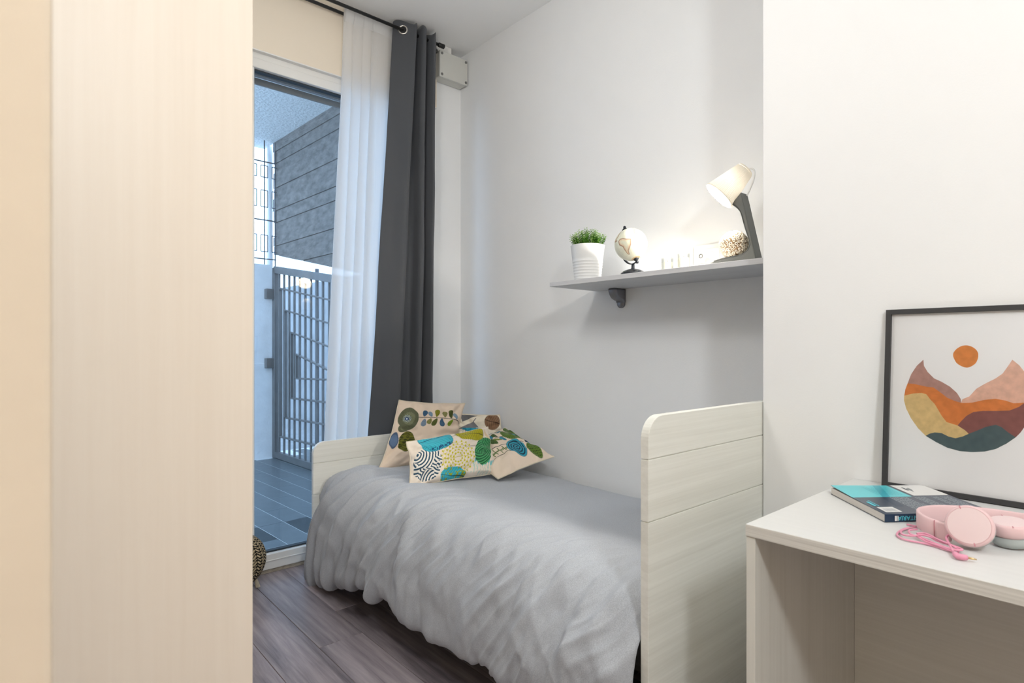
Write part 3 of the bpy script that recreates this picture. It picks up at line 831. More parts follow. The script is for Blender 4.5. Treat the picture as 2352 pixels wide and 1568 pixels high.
pole = (np.abs(dp) > 74)[..., None] * 1.0
base = base * (1 - .6 * pole * (dp < 0)[..., None]) + srgb('#d9a65c') * .6 * pole * (dp < 0)[..., None]
Xs = np.stack([np.cos(LA) * np.cos(LO), np.cos(LA) * np.sin(LO), np.sin(LA)], -1) * gr_
tilt = Matrix.Translation(gc) @ Matrix.Rotation(math.radians(-138), 4, 'Z') @ Matrix.Rotation(math.radians(0), 4, 'X')
# axis leans left and away at the top as seen from the room
axis = Vector((0.02, .40, .92)).normalized()
Rq = Vector((0, 0, 1)).rotation_difference(axis).to_matrix().to_4x4()
spin = Matrix.Rotation(math.radians(215 - LONO), 4, 'Z')
gm = Rq @ spin
A_ = np.array(gm.to_3x3())
sph = grid_obj('sphere', Xs @ A_.T + np.array(gc), 'globe_paint', gl, base, True, True)
def knob(d):
    p0 = gc + axis * gr_ * d; p1 = gc + axis * (gr_ + .020) * d
    tube('axis_knob', [p0, p0 + (p1 - p0) * .25, p0 + (p1 - p0) * .3, p1 - (p1 - p0) * .2, p1], [.010, .009, .005, .0058, .004], 'globe_metal', gl, 14)
knob(1); knob(-1)
side_ = axis.cross(Vector((1, 0, 0))).normalized()
arc = []
ra = gr_ + .012
dn = Vector((0.22, 0.30, -0.80))
e1 = -axis; e2 = (dn - e1 * dn.dot(e1)).normalized()
bm = bmesh.new()
for a0, a1 in [(PI * k / 24, PI * (k + 1) / 24) for k in range(24)]:
    pass
ring = [gc + (e1 * math.cos(a) + e2 * math.sin(a)) * ra for a in np.linspace(0, PI, 33)]
w = e1.cross(e2).normalized()
def strip(pts, width, th, nrm):
    bm = bmesh.new(); R_ = []
    for p in pts:
        o_ = (p - gc).normalized()
        R_.append([bm.verts.new(p + w * sx_ * width / 2 + o_ * so * th / 2) for sx_, so in ((-1, -1), (1, -1), (1, 1), (-1, 1))])
    for A, B in zip(R_, R_[1:]):
        for k in range(4): bm.faces.new((A[k], A[(k + 1) % 4], B[(k + 1) % 4], B[k]))
    bm.faces.new(R_[0]); bm.faces.new(R_[-1])
    bmesh.ops.recalc_face_normals(bm, faces=bm.faces)
    return bm
from_bm('meridian_arm', strip(ring, .010, .003, None), 'globe_metal', gl, True)
zl = min(p.z for p in ring)
pl_ = min(ring, key=lambda p: p.z)
lathe('base', [(.001, 0), (.047, 0), (.048, .007), (.043, .013), (.030, .020), (.010, .025), (.0065, .028), (.006, zl)], 'globe_metal', gl, 40, cap0=False, loc=(pl_.x, pl_.y, 0))

# candles in glass
for (x, y, h, lab) in ((1.955, 1.300, .066, 'shorter white candle in a clear glass, nearer the globe'), (1.968, 1.236, .078, 'taller white candle in a clear glass, nearer the socket')):
    c_ = thing('glass_candle', lab, 'candle', (x, y, SZ), 'white candles in glass on the shelf')
    lathe('glass_jar', [(.001, .001), (.022, .001), (.0235, .003), (.0235, h), (.0215, h), (.0212, .004)], 'jar_glass', c_, 36, cap0=False, cap1=False)
    wx_ = lathe('wax', [(.001, .0045), (.0205, .0045), (.0205, h - .016), (.001, h - .017)], 'wax', c_, 32, cap0=False, cap1=False)
    tube('wick', [(0, 0, h - .018), (0.001, 0, h - .009)], .0008, 'cane_dark', wx_, 6)

# socket on the wall
so = thing('wall_socket', 'white wall socket plate with plug behind the shelf lamp', 'socket')
box('plate', WX - .010, WX, 1.135, 1.277, 1.412, 1.507, 'switch_white', so, .004)
box('insert', WX - .014, WX - .009, 1.160, 1.252, 1.432, 1.488, 'switch_white', so, .002)
lathe('key_socket', [(.009, 0), (.009, .002), (.006, .003), (.0055, .001)], 'screw_grey', so, 20, M=Matrix.Translation((WX - .013, 1.240, 1.462)) @ Matrix.Rotation(-PI / 2, 4, 'Y'))
pgm = Matrix.Translation((WX - .013, 1.195, 1.46)) @ Matrix.Rotation(-PI / 2, 4, 'Y')
lathe('plug', [(.014, 0), (.014, .012), (.010, .022), (.006, .030)], 'switch_white', so, 24, M=pgm)
tube('cord', catmull([(WX - .04, 1.195, 1.46), (WX - .055, 1.175, 1.447), (WX - .06, 1.13, 1.42), (WX - .062, 1.08, 1.384), (WX - .07, 1.02, 1.3835)], 8), .003, 'switch_white', so, 8)

# shelf lamp
lp = thing('shelf_lamp', 'lit lamp with ribbed cream shade and grey arm on the shelf', 'lamp')
lx0, lx1 = 1.895, 1.947
foot = [(0.912, SZ + .0005), (1.088, SZ + .0005), (1.092, 1.388), (1.085, 1.397), (1.068, 1.404), (1.034, 1.409), (0.985, 1.412), (0.960, 1.417), (0.945, 1.427), (0.939, 1.440), (0.938, 1.455)]
arm_b = [(0.952, 1.500), (0.968, 1.556), (0.976, 1.570), (0.985, 1.580), (1.000, 1.593), (0.994, 1.603), (0.969, 1.628), (0.960, 1.590), (0.943, 1.515)]
body_poly = foot + arm_b
prism('arm', body_poly, 'x', lx0, lx1, 'lamp_grey', lp, .0035)
# lighter lip along the inner edge of the arm
tube('arm_edge', catmull([(lx0 - .0002, y, z) for y, z in ((1.068, 1.404), (1.034, 1.409), (0.985, 1.412), (0.960, 1.417), (0.945, 1.427), (0.939, 1.440), (0.938, 1.455), (0.952, 1.500), (0.968, 1.556), (0.976, 1.570), (0.985, 1.580), (1.000, 1.593))], 6), .0014, 'lamp_grey', lp, 8)
fc = Vector((1.885, 1.043, 1.628)); bc = Vector((1.935, 0.972, 1.714))
ax = (bc - fc); Ls = ax.length; ax.normalize()
Ms = Matrix.Translation(fc) @ Vector((0, 0, 1)).rotation_difference(ax).to_matrix().to_4x4()
npl = 64
rip = lambda k, i: (.012 if k % 2 else -.012)
shp = [(.059, 0.0), (.0575, .004)] + [(.0575 - (.0575 - .032) * f, .004 + (Ls - .008) * f) for f in np.linspace(.1, 1, 9)]
bm = bmesh.new()
lathe_into(bm, shp, npl * 2, Ms, rip, False, False)
shd = from_bm('shade', bm, 'shade_plastic', lp, False)
lathe('shade_cap', [(.032, Ls - .004), (.029, Ls + .002), (.016, Ls + .004), (.001, Ls + .004)], 'shade_plastic', shd, 48, M=Ms, cap0=False, cap1=False)
lathe('shade_rim', [(.0575, -.001), (.0595, .0), (.0595, .003), (.0575, .004)], 'shade_plastic', shd, 64, M=Ms, cap0=False, cap1=False)
emit('bulb_glow', (1.0, 0.94, 0.84), 18.0)
lathe('bulb', [(.001, .076), (.012, .077), (.017, .081), (.019, .088), (.015, .096), (.010, .104), (.010, .112)], 'bulb_glow', lp, 28, M=Ms, cap0=False)
tube('lamp_cord', catmull([(1.94, 0.968, 1.716), (1.945, 0.953, 1.716), (1.945, 0.944, 1.703), (1.94, 0.944, 1.677), (1.935, 0.953, 1.648), (1.93, 0.964, 1.620)], 8), .0028, 'switch_white', lp, 8)
ld = bpy.data.lights.new('shelf_lamp_bulb', 'POINT'); ld.energy = DESK_LAMP_POWER; ld.color = (1.0, 0.94, 0.86); ld.shadow_soft_size = .025
lo_ = bpy.data.objects.new('bulb_light', ld); C.objects.link(lo_); lo_.parent = lp; lo_.location = fc + ax * .046

# cane ball
cb_ = thing('cane_ball', 'decorative ball of cut cane rings beside the lamp foot', 'ball', (1.921, 1.006, SZ + .024))
br_ = .0485; bcn = Vector((0, 0, br_ + .004))
lathe('core', [(.001, -.044)] + [(.044 * math.cos(a), .044 * math.sin(a)) for a in np.linspace(-1.45, 1.45, 14)] + [(.001, .044)], 'cane_mid', cb_, 28, M=Matrix.Translation(bcn), cap0=False, cap1=False)
bm = bmesh.new(); bmd = bmesh.new()
N_ = 230
for k in range(N_):
    zz = 1 - 2 * (k + .5) / N_; a = k * PI * (3 - math.sqrt(5))
    d_ = Vector((math.sqrt(1 - zz * zz) * math.cos(a), math.sqrt(1 - zz * zz) * math.sin(a), zz))
    d_ = (d_ + Vector([rnd.uniform(-.05, .05) for _ in range(3)])).normalized()
    Mc = Matrix.Translation(bcn + d_ * .040) @ Vector((0, 0, 1)).rotation_difference(d_).to_matrix().to_4x4()
    R0 = rnd.uniform(.0042, .0056); hh = rnd.uniform(.0085, .0105)
    lathe_into(bm, [(R0, 0), (R0, hh - .001), (R0 - .001, hh), (.0019, hh), (.0016, hh - .003)], 9, Mc, None, False, False)
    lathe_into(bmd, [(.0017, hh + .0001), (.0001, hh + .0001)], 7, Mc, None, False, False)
ro = from_bm('cane_rings', bm, 'cane', cb_, False); ro['kind'] = 'stuff'
ho = from_bm('hole_shade_discs', bmd, 'cane_dark', cb_, False); ho['kind'] = 'stuff'  # dark discs stand in for the shade inside the cane rings

# ---------------------------------------------------------------- desk
dk = thing('desk', 'white topped desk with pale wood grain panels in the right foreground', 'desk')
DX0, DX1, DY0, DY1 = 1.0985, 1.688, -0.78, 0.551
tp = box('top', DX0, DX1, DY0, DY1, 0.7262, 0.75, 'desk_white', dk, .001)
box('edge_band', DX0 - .0012, DX0 + .0002, DY0, DY1, 0.7268, 0.7494, 'edge_laminate', tp, .0004)
box('side_panel', DX0 + .001, DX1 - .002, DY1 - .0185, DY1 - .0005, 0.0, 0.726, 'laminate_z', dk, .001)
box('side_panel', DX0 + .001, DX1 - .002, DY0 + .0005, DY0 + .0185, 0.0, 0.726, 'laminate_z', dk, .001)
box('back_panel', 1.638, 1.656, DY0 + .019, DY1 - .019, 0.0, 0.725, 'laminate_y', dk)
lathe('cam_fitting', [(.004, 0), (.004, .006), (.0025, .007)], 'screw_grey', dk, 14, M=Matrix.Translation((1.155, DY1 - .0185, 0.718)) @ Matrix.Rotation(PI / 2, 4, 'X'))

# ---------------------------------------------------------------- framed print leaning on the pier
FW, FH = 0.322, 0.4415
vx = math.atan2(0.035, 0.438)
pic = thing('framed_print', 'black framed abstract desert landscape print leaning on the wall', 'picture', (1.647, 0.4725, 0.7515))
# local axes: u along -Y, v up and leaning back, n towards the room
uV = Vector((0, -1, 0)); vV = Vector((math.sin(vx), 0, math.cos(vx))); nV = uV.cross(vV)
if nV.x > 0: nV = -nV
Mp = Matrix(((uV.x, vV.x, nV.x, 0), (uV.y, vV.y, nV.y, 0), (uV.z, vV.z, nV.z, 0), (0, 0, 0, 1)))
pic.rotation_euler = (0, 0, 0)
def pbm(name, polys, d0, d1, mat, parent=pic):
    bm = bmesh.new()
    for poly in polys:
        A = [bm.verts.new(Mp @ Vector((x, y, d0))) for x, y in poly]; B = [bm.verts.new(Mp @ Vector((x, y, d1))) for x, y in poly]
        k = len(poly)
        bm.faces.new(A); bm.faces.new(B)
        for i in range(k): bm.faces.new((A[i], A[(i + 1) % k], B[(i + 1) % k], B[i]))
    bmesh.ops.recalc_face_normals(bm, faces=bm.faces)
    return from_bm(name, bm, mat, parent)
bw = .0115
for q_ in ([(0, 0), (FW, 0), (FW - bw, bw), (bw, bw)], [(FW, 0), (FW, FH), (FW - bw, FH - bw), (FW - bw, bw)], [(FW, FH), (0, FH), (bw, FH - bw), (FW - bw, FH - bw)], [(0, FH), (0, 0), (bw, bw), (bw, FH - bw)]):
    pbm('frame_side', [q_], -.012, .006, 'frame_black')
pbm('backing', [[(.004, .004), (FW - .004, .004), (FW - .004, FH - .004), (.004, FH - .004)]], -.0115, -.0085, 'frame_black')
sheet = pbm('print_sheet', [[(bw - .002, bw - .002), (FW - bw + .002, bw - .002), (FW - bw + .002, FH - bw + .002), (bw - .002, FH - bw + .002)]], -.0084, -.0030, 'paper_white')
ART = {
 'sun': ('#dd8a48', [(137.6, 329.7), (142.2, 341.2), (152.5, 350.0), (164.1, 351.9), (175.7, 346.8), (183.4, 336.6), (184.3, 323.8), (180.0, 311.0), (171.2, 302.8), (162.3, 300.4), (150.6, 305.5), (142.6, 314.1)]),
 'peach_hill': ('#e3b7a2', [(154.5, 218.7), (157.0, 226.9), (169.7, 234.1), (182.0, 252.3), (196.8, 264.2), (216.1, 277.5), (228.0, 288.8), (237.3, 306.1), (244.2, 320.1), (255.9, 308.1), (265.2, 293.2), (274.5, 273.9), (280.3, 253.3), (281.1, 229.4), (265.9, 226.8), (247.5, 224.0), (233.4, 229.1), (216.7, 231.9), (197.3, 228.1), (174.9, 220.2), (157.1, 217.9)]),
 'mauve_hill': ('#b58c82', [(79.5, 317.3), (66.2, 301.8), (55.1, 281.1), (48.3, 258.6), (64.2, 257.0), (86.9, 252.1), (100.7, 251.2), (114.5, 240.4), (128.2, 228.2), (144.1, 221.2), (154.5, 218.7), (153.9, 226.7), (146.4, 240.7), (133.0, 254.5), (116.8, 265.2), (101.7, 272.8), (89.0, 287.3), (80.9, 302.2)]),
 'orange_hill': ('#d98142', [(48.3, 258.6), (64.2, 257.0), (86.9, 252.1), (100.7, 251.2), (114.5, 240.4), (128.2, 228.2), (144.1, 221.2), (157.1, 217.9), (174.9, 220.2), (197.3, 228.1), (216.7, 231.9), (233.4, 229.1), (247.5, 224.0), (265.9, 226.8), (256.8, 217.1), (240.7, 207.6), (219.4, 204.9), (195.1, 202.9), (177.8, 199.2), (165.2, 189.2), (155.2, 175.5), (148.9, 165.3), (139.7, 167.6), (127.8, 171.2), (118.2, 185.0), (104.2, 211.7), (95.8, 221.0), (87.2, 233.8), (77.4, 236.5), (59.0, 233.7), (41.7, 227.5), (43.7, 243.0)]),
 'yellow_hill': ('#dcbf86', [(41.7, 227.5), (59.0, 233.7), (77.4, 236.5), (87.2, 233.8), (95.8, 221.0), (104.2, 211.7), (118.2, 185.0), (127.8, 171.2), (148.9, 165.3), (163.2, 155.6), (169.7, 148.4), (158.3, 140.8), (145.4, 135.4), (132.3, 137.7), (118.9, 144.3), (105.4, 144.4), (94.5, 139.9), (87.7, 134.2), (72.0, 150.7), (57.3, 172.8), (46.7, 195.5), (41.4, 215.6)]),
 'maroon_hill': ('#8c5853', [(148.9, 165.3), (155.2, 175.5), (165.2, 189.2), (177.8, 199.2), (195.1, 202.9), (219.4, 204.9), (240.7, 207.6), (256.8, 217.1), (265.9, 226.8), (281.1, 229.4), (278.5, 205.4), (270.8, 183.8), (259.7, 161.6), (251.8, 150.2), (238.9, 159.3), (227.0, 170.2), (217.4, 173.9), (200.5, 167.5), (185.8, 158.1), (169.7, 148.4), (163.2, 155.6)]),
 'teal_hill': ('#4f6266', [(87.7, 134.2), (94.5, 139.9), (105.4, 144.4), (118.9, 144.3), (132.3, 137.7), (145.4, 135.4), (158.3, 140.8), (169.7, 148.4), (185.8, 158.1), (200.5, 167.5), (217.4, 173.9), (227.0, 170.2), (238.9, 159.3), (251.8, 150.2), (236.8, 134.8), (218.1, 120.1), (198.8, 112.0), (176.5, 107.7), (153.7, 106.8), (130.1, 111.6), (108.5, 121.9)]),
}
for i_, (nm, (hx, pts)) in enumerate(ART.items()):
    c_ = srgb(hx)
    plain('ink_' + nm, tuple(c_), 0.75, var=0.10, vscale=70)
    crv = pts if nm != 'sun' else [(p.x, p.y) for p in catmull([(a, b, 0) for a, b in pts], 4, True)]
    pbm(nm, [[(a / 1000, b / 1000) for a, b in crv]], -.0030, -.0028 + i_ * .00002, 'ink_' + nm, sheet)
bm = bmesh.new()
bm.faces.new([bm.verts.new(Mp @ Vector(p)) for p in ((bw - .001, bw - .001, .001), (FW - bw + .001, bw - .001, .001), (FW - bw + .001, FH - bw + .001, .001), (bw - .001, FH - bw + .001, .001))])
from_bm('picture_glass', bm, 'picture_glass', pic)

# ---------------------------------------------------------------- book
bk = thing('paperback_book', 'navy and turquoise paperback lying back cover up on the desk', 'book', (1.312, 0.372, 0.7505))
bu = Vector((.188, -.137, 0)); bv = Vector((.1565, .156, 0)); BT = .0160
bl_, bw_ = bu.length, bv.length
eu = bu.normalized(); ev = bv.normalized()
def bp_(a, b, z=0): return eu * a + ev * b + Vector((0, 0, z))
def slab(name, corners, z0, z1, mat, parent, lift=None):
    bm = bmesh.new()
    lift = lift or (lambda a, b: 0)
    A = [bm.verts.new(bp_(a, b, z0 + lift(a, b))) for a, b in corners]; B = [bm.verts.new(bp_(a, b, z1 + lift(a, b))) for a, b in corners]
    k = len(corners)
    bm.faces.new(A); bm.faces.new(B)
    for i in range(k): bm.faces.new((A[i], A[(i + 1) % k], B[(i + 1) % k], B[i]))
    bmesh.ops.recalc_face_normals(bm, faces=bm.faces)
    return from_bm(name, bm, mat, parent)
lf = lambda a, b: .0045 * max(0, b / bw_) ** 2 * max(0, 1 - a / bl_) ** 1.5       # the free corner curls up a little
R4 = lambda a0, a1, b0, b1: [(a0, b0), (a1, b0), (a1, b1), (a0, b1)]
slab('page_block', R4(.001, bl_ - .001, .001, bw_ - .001), .0008, BT - .0012, 'page_block', bk)
slab('front_cover', R4(0, bl_, 0, bw_), 0, .0007, 'cover_navy', bk)
slab('spine', R4(-.0, bl_, -.0006, .0006), 0, BT, 'cover_navy_dark', bk)
def cover_grid(name, a0, a1, b0, b1, z, th, mat, parent, shear=0.0, n_=8):
    """thin printed field that follows the curl of the cover; th is its thickness"""
    bm = bmesh.new(); rows = []
    for i in range(n_ + 1):
        row = []
        for j in range(n_ + 1):
            b = b0 + (b1 - b0) * j / n_
            a = a0 + (a1 - a0) * i / n_ + shear * (b - b0)
            row.append(bm.verts.new(bp_(a, b, z + th + lf(a, b))))
        rows.append(row)
    for i in range(n_):
        for j in range(n_): bm.faces.new((rows[i][j], rows[i + 1][j], rows[i + 1][j + 1], rows[i][j + 1]))
    bmesh.ops.recalc_face_normals(bm, faces=bm.faces)
    for f in bm.faces:
        if f.normal.z < 0: f.normal_flip()
    o = from_bm(name, bm, mat, parent)
    if th > .0004:
        sm_ = o.modifiers.new('thickness', 'SOLIDIFY'); sm_.thickness = th; sm_.offset = -1
    return o
cov = cover_grid('back_cover', 0, bl_, 0, bw_, BT - .0008, .0008, 'cover_navy', bk, n_=14)
cover_grid('cyan_field', .0, bl_ * .60, bw_ * .55, bw_, BT, .00015, 'cover_cyan', cov)
cover_grid('white_field', bl_ * .64, bl_, bw_ * .58, bw_, BT, .00015, 'cover_white', cov)
cover_grid('cyan_dark_band', bl_ * .30, bl_ * .38, bw_ * .55, bw_, BT, .00022, 'cover_cyan_dark', cov, shear=.35)  # darker slanted band across the cyan field
cover_grid('navy_dark_band', bl_ * .24, bl_ * .32, bw_ * .22, bw_ * .55, BT, .00015, 'cover_navy_dark', cov, shear=.15)  # darker slanted band on the navy ground
cover_grid('barcode_label', bl_ * .05, bl_ * .20, bw_ * .06, bw_ * .22, BT, .00015, 'cover_white', cov)
rb = random.Random(5)
def merged(name, rects, z, mat, parent):
    bm = bmesh.new()
    for a0, a1, b0, b1 in rects:
        f = bm.faces.new([bm.verts.new(bp_(a, b, z + lf(a, b))) for a, b in ((a0, b0), (a1, b0), (a1, b1), (a0, b1))])
    bmesh.ops.recalc_face_normals(bm, faces=bm.faces)
    for f in bm.faces:
        if f.normal.z < 0: f.normal_flip()
    return from_bm(name, bm, mat, parent)
rects = []
for k in range(27):
    a = bl_ * (.36 + .60 * k / 27)
    if k in (9, 10, 17, 18): continue
    b_end = .53 if k not in (8, 16, 22) else .30
    b = .10
    while b < b_end:
        L_ = rb.uniform(.02, .06); rects.append((a, a + bl_ * .011, bw_ * b, bw_ * min(b + L_, b_end))); b += L_ + .012
merged('blurb_text', rects, BT + .0003, 'cover_text', cov)
rects = [(bl_ * (.30 + .03 * k), bl_ * (.306 + .03 * k), bw_ * .62, bw_ * rb.uniform(.85, .95)) for k in range(9)]
merged('subtitle_text', rects, BT + .0004, 'cover_cyan_dark', cov)
merged('logo', [(bl_ * .70, bl_ * .72, bw_ * .78, bw_ * .90), (bl_ * .73, bl_ * .745, bw_ * .74, bw_ * .86), (bl_ * .755, bl_ * .765, bw_ * .80, bw_ * .88)], BT + .0004, 'cover_ink', cov)
merged('barcode', [(bl_ * (.075 + .008 * k), bl_ * (.075 + .008 * k) + bl_ * rb.choice((.002, .004)), bw_ * .085, bw_ * .17) for k in range(13)], BT + .0004, 'cover_text', cov)
merged('barcode_caption', [(bl_ * .05, bl_ * .075, bw_ * .26, bw_ * .40), (bl_ * .09, bl_ * .10, bw_ * .25, bw_ * .45)], BT + .0003, 'cyan_ink', cov)
# spine lettering, standing on its head as in the picture
def text_mesh(name, s, size, M, mat, parent):
    cu = bpy.data.curves.new(name, 'FONT'); cu.body = s; cu.size = size; cu.align_x = 'CENTER'; cu.align_y = 'CENTER'; cu.extrude = .00008
    o = bpy.data.objects.new(name + '_src', cu); C.objects.link(o)
    bpy.context.view_layer.update()
    me = bpy.data.meshes.new_from_object(o.evaluated_get(bpy.context.evaluated_depsgraph_get()))
    bpy.data.objects.remove(o, do_unlink=True)
    me.transform(M); me.name = name; me.materials.clear()
    return link(bpy.data.objects.new(name, me), parent, mat)
sp_c = bp_(bl_ * .30, -.0007, BT / 2)
Mt = Matrix.Translation(sp_c) @ Matrix(((-eu.x, 0, -ev.x, 0), (-eu.y, 0, -ev.y, 0), (0, -1, 0, 0), (0, 0, 0, 1)))
text_mesh('spine_title', 'UNIVERSITARIA', .0125, Mt @ Matrix.Diagonal((.98, 1, 1, 1)), 'cyan_ink', bk)
box_s = bmesh.new()
for a_, b_ in ((.020, .024), (.0255, .027)):
    box_into(box_s, a_, b_, -.0008, -.0004, .003, BT - .003)
o = from_bm('spine_mark', box_s, 'cover_white', bk)
o.matrix_local = Matrix(((eu.x, ev.x, 0, 0), (eu.y, ev.y, 0, 0), (0, 0, 1, 0), (0, 0, 0, 1)))

# ---------------------------------------------------------------- headphones
hp = thing('headphones', 'pale pink folding headphones with bundled cable on the desk', 'headphones', (1.27, 0.23, 0.7505))
HO = Vector((1.27, 0.23, 0.7505))
def disc_frame(c, nrm):
    nrm = Vector(nrm).normalized()
    return Matrix.Translation(Vector(c) - HO) @ Vector((0, 0, 1)).rotation_difference(nrm).to_matrix().to_4x4()
def ear_cup(c, nrm, r, th=1.0):
    M = disc_frame(c, nrm) @ Matrix.Diagonal((1, 1, th, 1))
    cup = lathe('ear_cup', [(r * .80, -.024), (r * .97, -.016), (r, -.006), (r * .985, .002), (r * .93, .006), (r * .885, .0072), (r * .875, .0062), (r * .865, .0072), (r * .5, .0085), (.001, .009)], 'headphone_pink', hp, 56, M=M)
    lathe('cap_disc', [(r * .868, .0066), (r * .86, .0076), (r * .5, .0089), (.0004, .0094)], 'headphone_face', cup, 56, M=M, cap0=False)
    for a in (1.9, -1.1):
        b_ = bmesh.new(); box_into(b_, -.0008, .0008, -.003, .003, 0, .0012)
        mk = from_bm('notch', b_, 'headphone_line', cup); mk.matrix_local = M @ Matrix.Rotation(a, 4, 'Z') @ Matrix.Translation((0, r * .90, .0066))
    lathe('ear_pad', [(r * .55, -.044), (r * .80, -.046), (r * .93, -.040), (r * .95, -.032), (r * .88, -.024), (r * .70, -.0235)], 'cushion_grey', cup, 48, M=M, cap0=True, cap1=False)
    return cup
cup_c = Vector((1.247, 0.2265, 0.7910))
ear_cup(cup_c, (-.94, -.02, .33), .0350, .65)
ear_cup(Vector((1.318, 0.184, 0.7892)), (-.12, .03, 1.0), .0305, .75)
# headband standing on its edge
path = catmull([(1.262, 0.258, 0), (1.270, 0.275, 0), (1.283, 0.297, 0), (1.312, 0.316, 0), (1.345, 0.318, 0), (1.385, 0.296, 0), (1.420, 0.245, 0), (1.432, 0.180, 0), (1.420, 0.120, 0), (1.388, 0.085, 0), (1.352, 0.090, 0), (1.336, 0.118, 0), (1.330, 0.140, 0)], 8)
bm = bmesh.new(); R_ = []
for i, p in enumerate(path):
    d = (path[min(i + 1, len(path) - 1)] - path[max(i - 1, 0)]).normalized(); nn = Vector((-d.y, d.x, 0))
    zc = .0175 + .003 * math.sin(i / len(path) * PI); hh = .0145 + .002 * math.sin(i / len(path) * PI)
    prof_ = [(-.003, -hh + .002), (-.0015, -hh), (.0015, -hh), (.003, -hh + .002), (.003, hh - .002), (.0015, hh), (-.0015, hh), (-.003, hh - .002)]
    R_.append([bm.verts.new(p - Vector((HO.x, HO.y, 0)) + nn * a + Vector((0, 0, zc + b))) for a, b in prof_])
for A, B in zip(R_, R_[1:]):
    for k in range(8): bm.faces.new((A[k], A[(k + 1) % 8], B[(k + 1) % 8], B[k]))
bm.faces.new(R_[0]); bm.faces.new(R_[-1]); bmesh.ops.recalc_face_normals(bm, faces=bm.faces)
hb = from_bm('headband', bm, 'headphone_pink', hp, True)
def oriented_box(name, c, d, sx_, sy_, sz_, mat, parent, bev=.002, tiltz=0):
    d = Vector(d).normalized(); nn = Vector((-d.y, d.x, 0)).normalized(); up = d.cross(nn)
    b_ = bmesh.new(); box_into(b_, -sx_ / 2, sx_ / 2, -sy_ / 2, sy_ / 2, -sz_ / 2, sz_ / 2, bev)
    o = from_bm(name, b_, mat, parent)
    c = Vector(c) - HO
    o.matrix_local = Matrix(((d.x, nn.x, up.x, c.x), (d.y, nn.y, up.y, c.y), (d.z, nn.z, up.z, c.z), (0, 0, 0, 1)))
    return o
oriented_box('slider', (1.2655, 0.2655, 0.7680), (-.42, -.90, 0), .024, .0085, .031, 'headphone_pink', hp, .0025)
oriented_box('slider_line', (1.2722, 0.2800, 0.7680), (-.42, -.90, 0), .0008, .0082, .0318, 'headphone_line', hp, .0002)
tube('yoke', [Vector((1.262, 0.256, 0.770)) - HO, Vector((1.256, 0.247, 0.778)) - HO, Vector((1.256, 0.240, 0.782)) - HO], [.006, .0045, .006], 'headphone_pink', hp, 12)
tube('yoke', [Vector((1.330, 0.142, 0.770)) - HO, Vector((1.324, 0.150, 0.776)) - HO], .005, 'headphone_pink', hp, 12)
def cab(pts, r, z=None):
    return tube('cable', catmull([Vector((p[0], p[1], (z if z else p[2]))) - HO for p in pts], 8), r, 'cable_pink', hp, 8)
cab([(1.322, .337, .7525), (1.317, .320, .753), (1.284, .332, .753), (1.241, .332, .753), (1.218, .320, .753), (1.213, .303, .753), (1.216, .288, .753), (1.214, .268, .753), (1.205, .248, .753), (1.207, .241, .753)], .0017)
cab([(1.242, .298, .757), (1.258, .296, .757), (1.255, .286, .757), (1.235, .269, .757), (1.227, .250, .757), (1.219, .234, .757), (1.211, .230, .757), (1.202, .240, .757), (1.210, .259, .757), (1.225, .281, .757), (1.237, .295, .757)], .0019)
cab([(1.288, .312, .756), (1.270, .320, .756), (1.248, .313, .756), (1.240, .300, .756), (1.219, .282, .756), (1.209, .259, .756), (1.200, .241, .754)], .0017)
cab([(1.296, .325, .7545), (1.262, .330, .755), (1.236, .322, .755), (1.234, .306, .757), (1.246, .292, .759), (1.238, .272, .759), (1.228, .254, .758), (1.214, .236, .756), (1.206, .234, .753)], .0017)
cab([(1.244, .302, .760), (1.252, .292, .761), (1.247, .283, .761), (1.232, .266, .760), (1.222, .248, .759), (1.214, .238, .757)], .0018)
cab([(1.256, .252, .771), (1.244, .258, .764), (1.226, .251, .760), (1.205, .243, .758), (1.186, .236, .757)], .0019)
pg = tube('plug', [Vector(p) - HO for p in ((1.188, .2365, .757), (1.178, .232, .7565), (1.172, .2275, .756), (1.174, .221, .756), (1.177, .2165, .756))], [.0025, .0045, .005, .0048, .004], 'cable_pink', hp, 14)
tube('jack', [Vector(p) - HO for p in ((1.177, .2165, .756), (1.1785, .210, .7555), (1.1795, .2045, .7555))], [.0022, .0018, .001], 'brass', pg, 12)

